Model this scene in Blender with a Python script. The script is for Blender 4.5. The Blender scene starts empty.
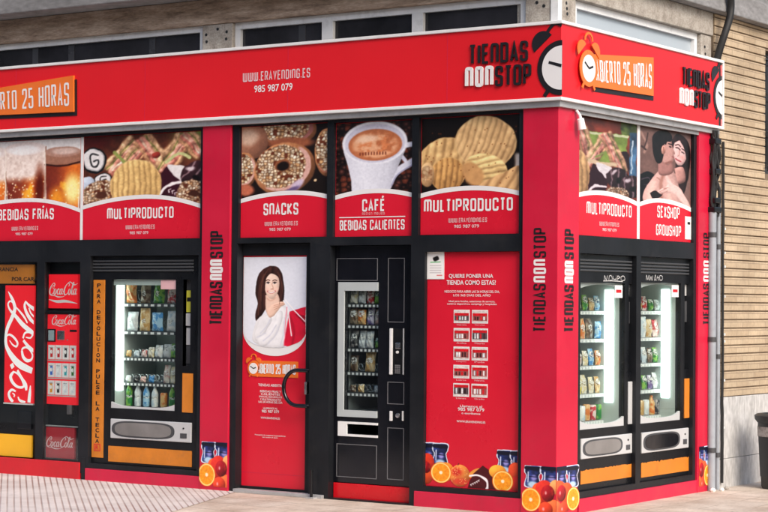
import bpy, math, random
import numpy as np
from mathutils import Vector, Matrix
random.seed(7); RNG = np.random.default_rng(7)
S = bpy.context.scene
COL = S.collection
R_ = math.radians

# ---------------------------------------------------------------- facade frames
# s runs to the viewer's right along a facade, z is up, d points out to the street
class Frame:
    def __init__(f, kind): f.k = kind
    def P(f, s, z, d): return (s, -d, z) if f.k == 'front' else (d, s, z)
FR, SD = Frame('front'), Frame('side')

# ---------------------------------------------------------------- materials
def lin(c):
    c = c / 255.0
    return c / 12.92 if c <= 0.04045 else ((c + 0.055) / 1.055) ** 2.4
def rgb(r, g, b, k=1.0): return (lin(r) * k, lin(g) * k, lin(b) * k)
MATS = {}
def mat(name, col, rough=0.5, metal=0.0, var=0.06, vscale=3.0, bump=0.0, bscale=60.0, spec=0.5, dirt=0.0, coat=0.0, rvar=0.08):
    if name in MATS: return MATS[name]
    m = bpy.data.materials.new(name); m.use_nodes = True
    nt = m.node_tree; N = nt.nodes; L = nt.links
    b = N['Principled BSDF']
    b.inputs['Metallic'].default_value = metal
    b.inputs['Specular IOR Level'].default_value = spec
    b.inputs['Coat Weight'].default_value = coat
    b.inputs['Coat Roughness'].default_value = 0.08
    geo = N.new('ShaderNodeNewGeometry')
    nz = N.new('ShaderNodeTexNoise'); nz.inputs['Scale'].default_value = vscale
    nz.inputs['Detail'].default_value = 6; nz.inputs['Roughness'].default_value = 0.6
    L.new(geo.outputs['Position'], nz.inputs['Vector'])
    rmp = N.new('ShaderNodeMapRange'); rmp.inputs['From Min'].default_value = .3; rmp.inputs['From Max'].default_value = .7
    rmp.inputs['To Min'].default_value = 1 - var; rmp.inputs['To Max'].default_value = 1 + var
    L.new(nz.outputs['Fac'], rmp.inputs['Value'])
    mx = N.new('ShaderNodeVectorMath'); mx.operation = 'SCALE'
    mx.inputs[0].default_value = col; L.new(rmp.outputs['Result'], mx.inputs['Scale'])
    out = mx.outputs['Vector']
    if dirt > 0:
        n2 = N.new('ShaderNodeTexNoise'); n2.inputs['Scale'].default_value = vscale * 2.3; n2.inputs['Detail'].default_value = 8
        n2.inputs['Roughness'].default_value = .7
        L.new(geo.outputs['Position'], n2.inputs['Vector'])
        r2 = N.new('ShaderNodeMapRange'); r2.inputs['From Min'].default_value = .52; r2.inputs['From Max'].default_value = .72
        r2.inputs['To Max'].default_value = dirt
        L.new(n2.outputs['Fac'], r2.inputs['Value'])
        m2 = N.new('ShaderNodeMix'); m2.data_type = 'RGBA'
        L.new(r2.outputs['Result'], m2.inputs['Factor']); L.new(out, m2.inputs['A'])
        m2.inputs['B'].default_value = (.11, .10, .09, 1)
        out = m2.outputs['Result']
    L.new(out, b.inputs['Base Color'])
    r3 = N.new('ShaderNodeMapRange'); r3.inputs['From Min'].default_value = .3; r3.inputs['From Max'].default_value = .7
    r3.inputs['To Min'].default_value = max(0.02, rough - rvar); r3.inputs['To Max'].default_value = min(1, rough + rvar)
    L.new(nz.outputs['Fac'], r3.inputs['Value']); L.new(r3.outputs['Result'], b.inputs['Roughness'])
    if bump > 0:
        n3 = N.new('ShaderNodeTexNoise'); n3.inputs['Scale'].default_value = bscale; n3.inputs['Detail'].default_value = 5
        L.new(geo.outputs['Position'], n3.inputs['Vector'])
        bp = N.new('ShaderNodeBump'); bp.inputs['Strength'].default_value = bump; bp.inputs['Distance'].default_value = .01
        L.new(n3.outputs['Fac'], bp.inputs['Height']); L.new(bp.outputs['Normal'], b.inputs['Normal'])
    MATS[name] = m
    return m
def emit_mat(name, col, strength):
    m = bpy.data.materials.new(name); m.use_nodes = True; nt = m.node_tree
    b = nt.nodes['Principled BSDF']; b.inputs['Base Color'].default_value = (*col, 1)
    b.inputs['Emission Color'].default_value = (*col, 1); b.inputs['Emission Strength'].default_value = strength
    MATS[name] = m; return m
def glass_mat(name, tint, refl=1.0):
    m = bpy.data.materials.new(name); m.use_nodes = True; nt = m.node_tree; N = nt.nodes; L = nt.links
    N.remove(N['Principled BSDF'])
    t = N.new('ShaderNodeBsdfTransparent'); t.inputs['Color'].default_value = (*tint, 1)
    g = N.new('ShaderNodeBsdfGlossy'); g.inputs['Roughness'].default_value = .02; g.inputs['Color'].default_value = (refl, refl, refl, 1)
    f = N.new('ShaderNodeFresnel'); f.inputs['IOR'].default_value = 1.5
    gg = N.new('ShaderNodeNewGeometry'); io = N.new('ShaderNodeMapRange'); io.inputs['To Min'].default_value = 1.5; io.inputs['To Max'].default_value = 1 / 1.5
    L.new(gg.outputs['Backfacing'], io.inputs['Value']); L.new(io.outputs['Result'], f.inputs['IOR'])   # both faces of the pane reflect alike
    mx = N.new('ShaderNodeMixShader')
    L.new(f.outputs['Fac'], mx.inputs['Fac']); L.new(t.outputs['BSDF'], mx.inputs[1]); L.new(g.outputs['BSDF'], mx.inputs[2])
    L.new(mx.outputs['Shader'], N['Material Output'].inputs['Surface'])
    MATS[name] = m; return m
def print_mat(name, rough=.35):
    m = bpy.data.materials.new(name); m.use_nodes = True; nt = m.node_tree; N = nt.nodes; L = nt.links
    a = N.new('ShaderNodeVertexColor'); a.layer_name = 'ink'
    b = N['Principled BSDF']; b.inputs['Roughness'].default_value = rough; b.inputs['Specular IOR Level'].default_value = .4
    L.new(a.outputs['Color'], b.inputs['Base Color']); MATS[name] = m; return m
def pack_mat(name, ca, cb, scale=14.0, rough=.3, cut=.5, cc=(.75, .74, .70)):
    """printed wrapper: blotchy two-colour print with a round label and a top stripe"""
    if name in MATS: return MATS[name]
    m = bpy.data.materials.new(name); m.use_nodes = True; nt = m.node_tree; N = nt.nodes; L = nt.links
    tc = N.new('ShaderNodeTexCoord'); oi = N.new('ShaderNodeObjectInfo')
    nz = N.new('ShaderNodeTexNoise'); nz.noise_dimensions = '4D'; nz.inputs['Scale'].default_value = scale; nz.inputs['Detail'].default_value = 3
    ml = N.new('ShaderNodeMath'); ml.operation = 'MULTIPLY'; ml.inputs[1].default_value = 40; L.new(oi.outputs['Random'], ml.inputs[0]); L.new(ml.outputs[0], nz.inputs['W'])
    L.new(tc.outputs['Object'], nz.inputs['Vector'])
    cr = N.new('ShaderNodeValToRGB'); cr.color_ramp.elements[0].position = cut - .03; cr.color_ramp.elements[1].position = cut + .03
    cr.color_ramp.elements[0].color = (*ca, 1); cr.color_ramp.elements[1].color = (*cb, 1)
    L.new(nz.outputs['Fac'], cr.inputs['Fac'])
    ds = N.new('ShaderNodeVectorMath'); ds.operation = 'DISTANCE'; ds.inputs[1].default_value = (0, 0, .085); L.new(tc.outputs['Object'], ds.inputs[0])
    lb = N.new('ShaderNodeMapRange'); lb.inputs['From Min'].default_value = .032; lb.inputs['From Max'].default_value = .029; L.new(ds.outputs['Value'], lb.inputs['Value'])
    mp = N.new('ShaderNodeMapping'); mp.inputs['Scale'].default_value = (60, 60, 150); L.new(tc.outputs['Object'], mp.inputs['Vector'])
    n2 = N.new('ShaderNodeTexNoise'); n2.inputs['Scale'].default_value = 1; L.new(mp.outputs['Vector'], n2.inputs['Vector'])
    c2 = N.new('ShaderNodeValToRGB'); c2.color_ramp.elements[0].position = .46; c2.color_ramp.elements[1].position = .5; c2.color_ramp.elements[0].color = (ca[0] * .5, ca[1] * .5, ca[2] * .5, 1); c2.color_ramp.elements[1].color = (*cc, 1); L.new(n2.outputs['Fac'], c2.inputs['Fac'])
    mx = N.new('ShaderNodeMix'); mx.data_type = 'RGBA'; L.new(lb.outputs['Result'], mx.inputs['Factor']); L.new(cr.outputs['Color'], mx.inputs['A']); L.new(c2.outputs['Color'], mx.inputs['B'])
    b = N['Principled BSDF']; b.inputs['Roughness'].default_value = rough
    L.new(mx.outputs['Result'], b.inputs['Base Color']); MATS[name] = m; return m

# ---------------------------------------------------------------- objects
def thing(name, label, cat, loc=(0, 0, 0), group=None, kind=None):
    o = bpy.data.objects.new(name, None); COL.objects.link(o); o.location = loc
    o.empty_display_size = .1
    o['label'] = label; o['category'] = cat
    if group: o['group'] = group
    return o
def world_loc(o):
    v = Vector(o.location)
    while o.parent: o = o.parent; v += Vector(o.location)
    return v
def link_mesh(name, me, m, parent=None):
    if m is not None: me.materials.append(m)
    o = bpy.data.objects.new(name, me); COL.objects.link(o)
    if parent is not None:
        o.parent = parent
        off = world_loc(parent)
        if off.length > 0: me.transform(Matrix.Translation(-off))
    return o
class MB:
    """collects faces (in world coordinates) for ONE mesh object"""
    def __init__(s): s.v = []; s.f = []
    def quad(s, a, b, c, d):
        n = len(s.v); s.v += [a, b, c, d]; s.f.append((n, n + 1, n + 2, n + 3)); return s
    def poly(s, pts):
        n = len(s.v); s.v += list(pts); s.f.append(tuple(range(n, n + len(pts)))); return s
    def box(s, fr, s0, s1, z0, z1, d0, d1):
        c = [fr.P(a, z, d) for d in (d0, d1) for z in (z0, z1) for a in (s0, s1)]
        n = len(s.v); s.v += c
        for q in ((0, 2, 3, 1), (4, 5, 7, 6), (0, 1, 5, 4), (2, 6, 7, 3), (0, 4, 6, 2), (1, 3, 7, 5)):
            s.f.append(tuple(n + i for i in q))
        return s
    def plate(s, fr, s0, s1, z0, z1, d0, d1, holes=()):
        """slab with rectangular holes, walls inside the holes included"""
        ss = sorted({s0, s1, *[h[0] for h in holes], *[h[1] for h in holes]}); zz = sorted({z0, z1, *[h[2] for h in holes], *[h[3] for h in holes]})
        ss = [x for x in ss if s0 <= x <= s1]; zz = [x for x in zz if z0 <= x <= z1]
        def full(i, j):
            if i < 0 or j < 0 or i >= len(ss) - 1 or j >= len(zz) - 1: return False
            a = (ss[i] + ss[i + 1]) / 2; b = (zz[j] + zz[j + 1]) / 2
            return not any(h[0] < a < h[1] and h[2] < b < h[3] for h in holes)
        P = fr.P
        for i in range(len(ss) - 1):
            for j in range(len(zz) - 1):
                if not full(i, j): continue
                a, b, c, e = ss[i], ss[i + 1], zz[j], zz[j + 1]
                s.quad(P(a, c, d1), P(b, c, d1), P(b, e, d1), P(a, e, d1))
                s.quad(P(a, e, d0), P(b, e, d0), P(b, c, d0), P(a, c, d0))
                if not full(i - 1, j): s.quad(P(a, c, d0), P(a, c, d1), P(a, e, d1), P(a, e, d0))
                if not full(i + 1, j): s.quad(P(b, c, d1), P(b, c, d0), P(b, e, d0), P(b, e, d1))
                if not full(i, j - 1): s.quad(P(a, c, d0), P(b, c, d0), P(b, c, d1), P(a, c, d1))
                if not full(i, j + 1): s.quad(P(a, e, d1), P(b, e, d1), P(b, e, d0), P(a, e, d0))
        return s
    def cavity(s, fr, s0, s1, z0, z1, d0, d1):
        """open-fronted recess: back at d0, mouth at d1"""
        P = fr.P
        s.quad(P(s0, z0, d0), P(s1, z0, d0), P(s1, z1, d0), P(s0, z1, d0))
        s.quad(P(s0, z0, d1), P(s0, z0, d0), P(s0, z1, d0), P(s0, z1, d1))
        s.quad(P(s1, z0, d0), P(s1, z0, d1), P(s1, z1, d1), P(s1, z1, d0))
        s.quad(P(s0, z0, d1), P(s1, z0, d1), P(s1, z0, d0), P(s0, z0, d0))
        s.quad(P(s0, z1, d0), P(s1, z1, d0), P(s1, z1, d1), P(s0, z1, d1)); return s
    def prism(s, fr, pts, d0, d1, closed_back=False):
        n = len(s.v); k = len(pts)
        s.v += [fr.P(a, z, d1) for a, z in pts] + [fr.P(a, z, d0) for a, z in pts]
        s.f.append(tuple(range(n, n + k)))
        for i in range(k):
            j = (i + 1) % k; s.f.append((n + i, n + k + i, n + k + j, n + j))
        if closed_back: s.f.append(tuple(range(n + 2 * k - 1, n + k - 1, -1)))
        return s
    def tube(s, pts, r, n=10, closed=False, caps=True):
        pts = [Vector(p) for p in pts]; k = len(pts); base = len(s.v)
        rs = r if isinstance(r, (list, tuple)) else [r] * k
        nrm = None
        for i, p in enumerate(pts):
            if closed: t = pts[(i + 1) % k] - pts[i - 1]
            else: t = pts[min(i + 1, k - 1)] - pts[max(i - 1, 0)]
            t.normalize()
            if nrm is None: nrm = t.orthogonal().normalized()
            nrm = (nrm - t * nrm.dot(t)).normalized(); bn = t.cross(nrm)
            for j in range(n):
                a = 2 * math.pi * j / n
                s.v.append(tuple(p + (nrm * math.cos(a) + bn * math.sin(a)) * rs[i]))
        m = k if closed else k - 1
        for i in range(m):
            for j in range(n):
                a = base + i * n; b = base + ((i + 1) % k) * n; j2 = (j + 1) % n
                s.f.append((a + j, a + j2, b + j2, b + j))
        if caps and not closed:
            s.f.append(tuple(base + j for j in range(n - 1, -1, -1))); s.f.append(tuple(base + (k - 1) * n + j for j in range(n)))
        return s
    def lathe(s, c, prof, n=20, axis=(0, 0, 1)):
        base = len(s.v); ax = Vector(axis).normalized(); o = ax.orthogonal().normalized(); b = ax.cross(o); c = Vector(c)
        for r, h in prof:
            for j in range(n):
                a = 2 * math.pi * j / n
                s.v.append(tuple(c + ax * h + (o * math.cos(a) + b * math.sin(a)) * r))
        for i in range(len(prof) - 1):
            for j in range(n):
                j2 = (j + 1) % n; s.f.append((base + i * n + j, base + i * n + j2, base + (i + 1) * n + j2, base + (i + 1) * n + j))
        s.f.append(tuple(base + j for j in range(n - 1, -1, -1))); s.f.append(tuple(base + (len(prof) - 1) * n + j for j in range(n)))
        return s
    def build(s, name, m, parent=None, bevel=0, smooth=False, seg=2):
        me = bpy.data.meshes.new(name); me.from_pydata([tuple(v) for v in s.v], [], s.f); me.update()
        o = link_mesh(name, me, m, parent)
        if smooth:
            for p in me.polygons: p.use_smooth = True
            me.set_sharp_from_angle(angle=R_(40))
        if bevel:
            md = o.modifiers.new('bevel', 'BEVEL'); md.width = bevel; md.segments = seg; md.limit_method = 'ANGLE'
        return o

# ---------------------------------------------------------------- lettering
# monoline capitals: list of strokes, a stroke is [points], '!' after x,y keeps that corner sharp
def _g(*st): return st
GL = {
 'A': (1.0, [[(0, 0), (.5, 1, 0), (1, 0)], [(.2, .28), (.8, .28)]]),
 'B': (1.0, [[(0, 0, 0), (0, 1, 0), (.95, 1), (.95, .53), (0, .53, 0)], [(0, 0, 0), (1, 0), (1, .53), (.3, .53, 0)]]),
 'C': (1.0, [[(1, .7), (1, 1), (0, 1), (0, 0), (1, 0), (1, .3)]]),
 'D': (1.0, [[(0, 0, 0), (0, 1, 0), (1, 1), (1, 0), (0, 0, 0)]]),
 'E': (.85, [[(.85, 1), (0, 1, 0), (0, 0, 0), (.85, 0)], [(0, .52), (.75, .52)]]),
 'F': (.85, [[(.85, 1), (0, 1, 0), (0, 0)], [(0, .5), (.75, .5)]]),
 'G': (1.0, [[(1, .72), (1, 1), (0, 1), (0, 0), (1, 0), (1, .5, 0), (.55, .5)]]),
 'H': (1.0, [[(0, 0), (0, 1)], [(1, 0), (1, 1)], [(0, .5), (1, .5)]]),
 'I': (0.0, [[(0, 0), (0, 1)]]),
 'J': (.8, [[(.8, 1), (.8, 0), (0, 0), (0, .25)]]),
 'K': (1.0, [[(0, 0), (0, 1)], [(.95, 1), (.1, .48, 0), (1, 0)]]),
 'L': (.66, [[(0, 1), (0, 0, 0), (.66, 0)]]),
 'M': (1.5, [[(0, 0), (0, 1), (1.5, 1), (1.5, 0)], [(.75, 1), (.75, 0)]]),
 'N': (1.0, [[(0, 0), (0, 1), (1, 1), (1, 0)]]),
 'O': (1.0, [[(.5, 1), (1, 1), (1, 0), (0, 0), (0, 1), (.5, 1)]]),
 'P': (1.0, [[(0, 0), (0, 1, 0), (1, 1), (1, .44), (0, .44)]]),
 'R': (1.0, [[(0, 0), (0, 1, 0), (.95, 1), (.95, .47), (0, .47)], [(.5, .47), (1, 0)]]),
 'S': (1.0, [[(1, .72), (1, 1), (0, 1), (0, .52), (1, .48), (1, 0), (0, 0), (0, .28)]]),
 'T': (.84, [[(0, 1), (.84, 1)], [(.42, 1), (.42, 0)]]),
 'U': (1.0, [[(0, 1), (0, 0), (1, 0), (1, 1)]]),
 'V': (1.0, [[(0, 1), (.5, 0, 0), (1, 1)]]),
 'W': (1.5, [[(0, 1), (0, 0), (1.5, 0), (1.5, 1)], [(.75, 0), (.75, 1)]]),
 'X': (1.0, [[(0, 0), (1, 1)], [(0, 1), (1, 0)]]),
 'Y': (1.0, [[(0, 1), (.5, .45, 0), (1, 1)], [(.5, .45), (.5, 0)]]),
 '0': (1.0, [[(.5, 1), (1, 1), (1, 0), (0, 0), (0, 1), (.5, 1)]]),
 '2': (1.0, [[(0, .72), (0, 1), (1, 1), (1, .58), (0, .1, 0), (0, 0, 0), (1, 0)]]),
 '5': (1.0, [[(.95, 1), (.05, 1, 0), (.05, .56, 0), (1, .58), (1, 0), (0, 0), (0, .25)]]),
 '7': (1.0, [[(0, 1), (1, 1, 0), (.35, 0)]]),
 '8': (1.0, [[(.5, 1), (.95, 1), (.95, .53), (.05, .53), (.05, 1), (.5, 1)], [(.5, .53), (1, .53), (1, 0), (0, 0), (0, .53), (.5, .53)]]),
 '9': (1.0, [[(1, .48), (0, .48), (0, 1), (1, 1), (1, 0), (0, 0), (0, .2)]]),
 '.': (0.0, [[(0, 0), (0, .1)]]),
 ' ': (.35, []),
}
GL['É'] = (GL['E'][0], GL['E'][1] + [[(.3, 1.18), (.65, 1.36)]])
GL['Í'] = (.0, GL['I'][1] + [[(-.1, 1.18), (.28, 1.36)]])
def fillet(pts, r, closed):
    out = []; n = len(pts)
    for i, p in enumerate(pts):
        if (i == 0 or i == n - 1) and not closed: out.append(p[:2]); continue
        if closed and i == n - 1: continue
        a = Vector(pts[i - 1][:2] if i else pts[-2][:2]); b = Vector(p[:2]); c = Vector(pts[(i + 1) % n][:2])
        if len(p) > 2 and p[2] == 0: out.append(p[:2]); continue
        u = a - b; w = c - b; lu, lw = u.length, w.length
        if lu < 1e-6 or lw < 1e-6 or abs(u.normalized().dot(w.normalized())) > .999: out.append(p[:2]); continue
        rr = min(r, lu * .5, lw * .5)
        p0 = b + u.normalized() * rr; p1 = b + w.normalized() * rr
        for t in (0, .25, .5, .75, 1):
            q = p0 * (1 - t) ** 2 + b * 2 * t * (1 - t) + p1 * t * t; out.append((q.x, q.y))
    if closed: out.append(out[0])
    return out
def ribbon(pts, w, closed=False):
    """left and right outlines of a stroke; w a number or one per point"""
    k = len(pts); ws = w if isinstance(w, (list, tuple)) else [w] * k
    V = [Vector(p) for p in pts]; Lp, Rp = [], []
    for i in range(k):
        a = V[i - 1] if i else (V[-2] if closed else None); c = V[i + 1] if i < k - 1 else (V[1] if closed else None)
        t0 = (V[i] - a).normalized() if a is not None and (V[i] - a).length > 1e-9 else None
        t1 = (c - V[i]).normalized() if c is not None and (c - V[i]).length > 1e-9 else None
        t0 = t0 or t1; t1 = t1 or t0
        n0 = Vector((-t0.y, t0.x)); n1 = Vector((-t1.y, t1.x)); n = n0 + n1
        if n.length < 1e-4: n = n0
        n.normalize(); sc = min(1 / max(n.dot(n0), .3), 2.0)
        Lp.append(V[i] + n * ws[i] / 2 * sc); Rp.append(V[i] - n * ws[i] / 2 * sc)
    return Lp, Rp
def strip(mb, fr, Lp, Rp, d, depth):
    P = fr.P; k = len(Lp)
    for i in range(k - 1):
        a, b, c, e = Rp[i], Rp[i + 1], Lp[i + 1], Lp[i]
        mb.quad(P(a.x, a.y, d), P(b.x, b.y, d), P(c.x, c.y, d), P(e.x, e.y, d))
        if depth:
            mb.quad(P(a.x, a.y, d - depth), P(b.x, b.y, d - depth), P(b.x, b.y, d), P(a.x, a.y, d))
            mb.quad(P(e.x, e.y, d), P(c.x, c.y, d), P(c.x, c.y, d - depth), P(e.x, e.y, d - depth))
    if depth:
        for i in (0, k - 1):
            a, e = Rp[i], Lp[i]; mb.quad(P(a.x, a.y, d), P(e.x, e.y, d), P(e.x, e.y, d - depth), P(a.x, a.y, d - depth))
def letters(mb, fr, text, s0, s1, z0, z1, d, weight=.15, gap=.78, rot=False, depth=0, rad=.3, warp=None):
    """fit text into the box; rot=True reads bottom to top; weight is the stroke over the letter height"""
    x = 0; gl = []
    for ch in text:
        w, st = GL[ch]; gl.append((x, st)); x += w + gap
    wid = x - gap
    run, hgt = (z1 - z0, s1 - s0) if rot else (s1 - s0, z1 - z0)
    wt = weight * hgt; kx = (run - wt) / max(wid, .01); ky = hgt - wt
    def put(u, v):
        U = wt / 2 + u * kx; Vv = wt / 2 + v * ky
        if rot: return (s1 - Vv, z0 + U)
        if warp: return warp(U / run, Vv / hgt)
        return (s0 + U, z0 + Vv)
    n = 0
    for x0, st in gl:
        for q in st:
            closed = len(q) > 2 and q[0][:2] == q[-1][:2]
            pl = [(wt / 2 + (p[0] + x0) * kx, wt / 2 + p[1] * ky, *p[2:]) for p in q]
            pl = fillet(pl, rad * min(kx, ky), closed)
            Lp, Rp = ribbon(pl, wt, closed)
            def fin(v):
                if rot: return Vector((s1 - v.y, z0 + v.x))
                if warp: return Vector(warp(v.x / run, v.y / hgt))
                return Vector((s0 + v.x, z0 + v.y))
            strip(mb, fr, [fin(v) for v in Lp], [fin(v) for v in Rp], d + .00025 * (n % 6), depth); n += 1
    return mb
def lettering(fr, text, s0, s1, z0, z1, d, m, parent, name='lettering', **k):
    return letters(MB(), fr, text, s0, s1, z0, z1, d, **k).build(name, m, parent)
def plain_text(fr, text, s0, s1, z0, z1, d, m, parent, name='lettering', bold=0.0, lines=1, stack=False):
    """built-in sans face, fitted into the box"""
    cu = bpy.data.curves.new('tmp', 'FONT'); cu.body = text; cu.align_x = 'CENTER' ; cu.offset = bold; cu.resolution_u = 3
    if stack: cu.space_line = .95
    ob = bpy.data.objects.new('tmp', cu); COL.objects.link(ob)
    dg = bpy.context.evaluated_depsgraph_get(); me = bpy.data.meshes.new_from_object(ob.evaluated_get(dg))
    bpy.data.objects.remove(ob)
    n = len(me.vertices); co = np.empty(n * 3); me.vertices.foreach_get('co', co); co = co.reshape(-1, 3)
    lo, hi = co.min(0), co.max(0)
    u = (co[:, 0] - lo[0]) / max(hi[0] - lo[0], 1e-6) * (s1 - s0) + s0; v = (co[:, 1] - lo[1]) / max(hi[1] - lo[1], 1e-6) * (z1 - z0) + z0
    w = np.array([fr.P(a, b, d) for a, b in zip(u, v)]); me.vertices.foreach_set('co', w.ravel()); me.update()
    me.name = name
    return link_mesh(name, me, m, parent)

def catmull(pts, n=6):
    P = [np.array(p, float) for p in pts]; P = [2 * P[0] - P[1]] + P + [2 * P[-1] - P[-2]]; out = []
    for i in range(1, len(P) - 2):
        for j in range(n):
            t = j / n
            out.append(.5 * ((2 * P[i]) + (P[i + 1] - P[i - 1]) * t + (2 * P[i - 1] - 5 * P[i] + 4 * P[i + 1] - P[i + 2]) * t * t + (3 * P[i] - P[i - 1] - 3 * P[i + 1] + P[i + 2]) * t ** 3))
    out.append(P[-2]); return out
# flowing script for the soft drink machine: strokes of (x, y, width)
def _low_c(x): return [(x + .30, .40, .05), (x + .24, .50, .09), (x + .10, .44, .11), (x + .02, .22, .12), (x + .10, .02, .10), (x + .26, .06, .06), (x + .42, .22, .04)]
def _low_o(x): return [(x + .22, .50, .05), (x + .08, .42, .10), (x + .01, .2, .12), (x + .09, .0, .08), (x + .24, .06, .11), (x + .32, .3, .12), (x + .24, .5, .06), (x + .3, .4, .04), (x + .46, .4, .04)]
def _low_a(x): return [[(x + .32, .42, .05), (x + .22, .5, .07), (x + .08, .42, .10), (x + .01, .18, .12), (x + .08, .0, .09), (x + .22, .1, .06), (x + .34, .42, .05)],
                       [(x + .38, .52, .12), (x + .31, .2, .12), (x + .36, .02, .09), (x + .5, .1, .04)]]
def _cap_c(x): return [(x + .62, .72, .05), (x + .72, .86, .10), (x + .60, 1.02, .08), (x + .38, .92, .07), (x + .12, .60, .13), (x + .04, .28, .16), (x + .16, .0, .13), (x + .42, .02, .08), (x + .66, .22, .05)]
SCRIPT = [_cap_c(0), [(.66, .62, .05), (.60, .80, .06), (.46, .72, .05), (.52, .52, .05), (.72, .5, .05)], _low_o(.66), _low_c(1.12), *_low_a(1.5),
          [(1.98, .26, .09), (2.12, .28, .09)], _cap_c(2.1), [(2.55, .95, .05), (2.86, 1.12, .08), (3.2, 1.0, .1), (3.6, .86, .08), (4.0, 1.0, .04)], _low_o(2.76),
          [(3.2, .35, .04), (3.4, .75, .06), (3.48, 1.02, .08), (3.38, 1.08, .07), (3.28, .8, .11), (3.24, .3, .13), (3.3, .02, .1), (3.46, .1, .04)], *_low_a(3.5),
          [(.3, -.12, .03), (.8, -.1, .08), (1.4, -.22, .11), (2.0, -.2, .05), (2.3, -.12, .03)]]
def script(fr, s0, s1, z0, z1, d, m, parent, rot=False, fat=1.0, name='lettering', tilt=0.0, clip=None):
    mb = MB(); W, H0, H1 = 4.05, -.28, 1.15
    for n, st in enumerate(SCRIPT):
        c = catmull(st, 5); pts = []; ws = []
        for x, y, w in c:
            u = (x + .12 * y) / (W + .1); v = (y - H0) / (H1 - H0) + tilt * u
            if rot: pts.append((s1 - v * (s1 - s0), z0 + u * (z1 - z0)))
            else: pts.append((s0 + u * (s1 - s0), z0 + v * (z1 - z0)))
            ws.append(max(w * fat * ((s1 - s0) if rot else (z1 - z0)) / 1.43, .001))
        Lp, Rp = ribbon(pts, ws)
        if clip:
            f = lambda v: Vector((min(max(v.x, clip[0]), clip[1]), min(max(v.y, clip[2]), clip[3])))
            run = []
            for a, b in list(zip(Lp, Rp)) + [(None, None)]:
                ok = a is not None and clip[0] - .03 < (a.x + b.x) / 2 < clip[1] + .03 and clip[2] - .02 < (a.y + b.y) / 2 < clip[3] + .02
                if ok: run.append((f(a), f(b)))
                elif run:
                    if len(run) > 1: strip(mb, fr, [q[0] for q in run], [q[1] for q in run], d + .0002 * n, 0)
                    run = []
        else: strip(mb, fr, Lp, Rp, d + .0002 * n, 0)
    return mb.build(name, m, parent)

# ---------------------------------------------------------------- printed pictures (ink on flat vinyl)
def _h(ix, iy, s): 
    n = (ix * 374761393 + iy * 668265263 + s * 974634777) & 0xffffffff
    n = ((n ^ (n >> 13)) * 1274126177) & 0xffffffff
    return ((n ^ (n >> 16)) & 0xffff) / 65535.0
def vnoise(x, y, s=0):
    ix, iy = np.floor(x).astype(np.int64), np.floor(y).astype(np.int64); fx, fy = x - ix, y - iy
    fx = fx * fx * (3 - 2 * fx); fy = fy * fy * (3 - 2 * fy)
    return (_h(ix, iy, s) * (1 - fx) + _h(ix + 1, iy, s) * fx) * (1 - fy) + (_h(ix, iy + 1, s) * (1 - fx) + _h(ix + 1, iy + 1, s) * fx) * fy
def fbm(x, y, s=0, o=4):
    t = 0; a = .5
    for i in range(o): t = t + a * vnoise(x, y, s + i); x, y, a = x * 2.03 + 5, y * 2.03 + 9, a * .5
    return t
def worley(x, y, s=0):
    ix, iy = np.floor(x).astype(np.int64), np.floor(y).astype(np.int64)
    b1 = np.full(x.shape, 9.); b2 = np.full(x.shape, 9.); cid = np.zeros(x.shape)
    for dx in (-1, 0, 1):
        for dy in (-1, 0, 1):
            cx, cy = ix + dx, iy + dy
            d = np.hypot(cx + .15 + .7 * _h(cx, cy, s) - x, cy + .15 + .7 * _h(cx, cy, s + 1) - y)
            c = _h(cx, cy, s + 2); nb = d < b1
            b2 = np.where(nb, b1, np.minimum(b2, d)); cid = np.where(nb, c, cid); b1 = np.where(nb, d, b1)
    return b1, b2, cid
def sm(a, b, x): 
    t = np.clip((x - a) / (b - a), 0, 1); return t * t * (3 - 2 * t)
def gauss(a, sg):
    if sg <= 0: return a
    p = int(min(3 * sg + 1, a.shape[0] - 1, a.shape[1] - 1)); q = np.pad(a, p, 'edge')
    fy = np.fft.fftfreq(q.shape[0])[:, None]; fx = np.fft.rfftfreq(q.shape[1])[None, :]
    r = np.fft.irfft2(np.fft.rfft2(q) * np.exp(-2 * (math.pi * sg) ** 2 * (fx * fx + fy * fy)), s=q.shape)
    return r[p:-p, p:-p]
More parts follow.
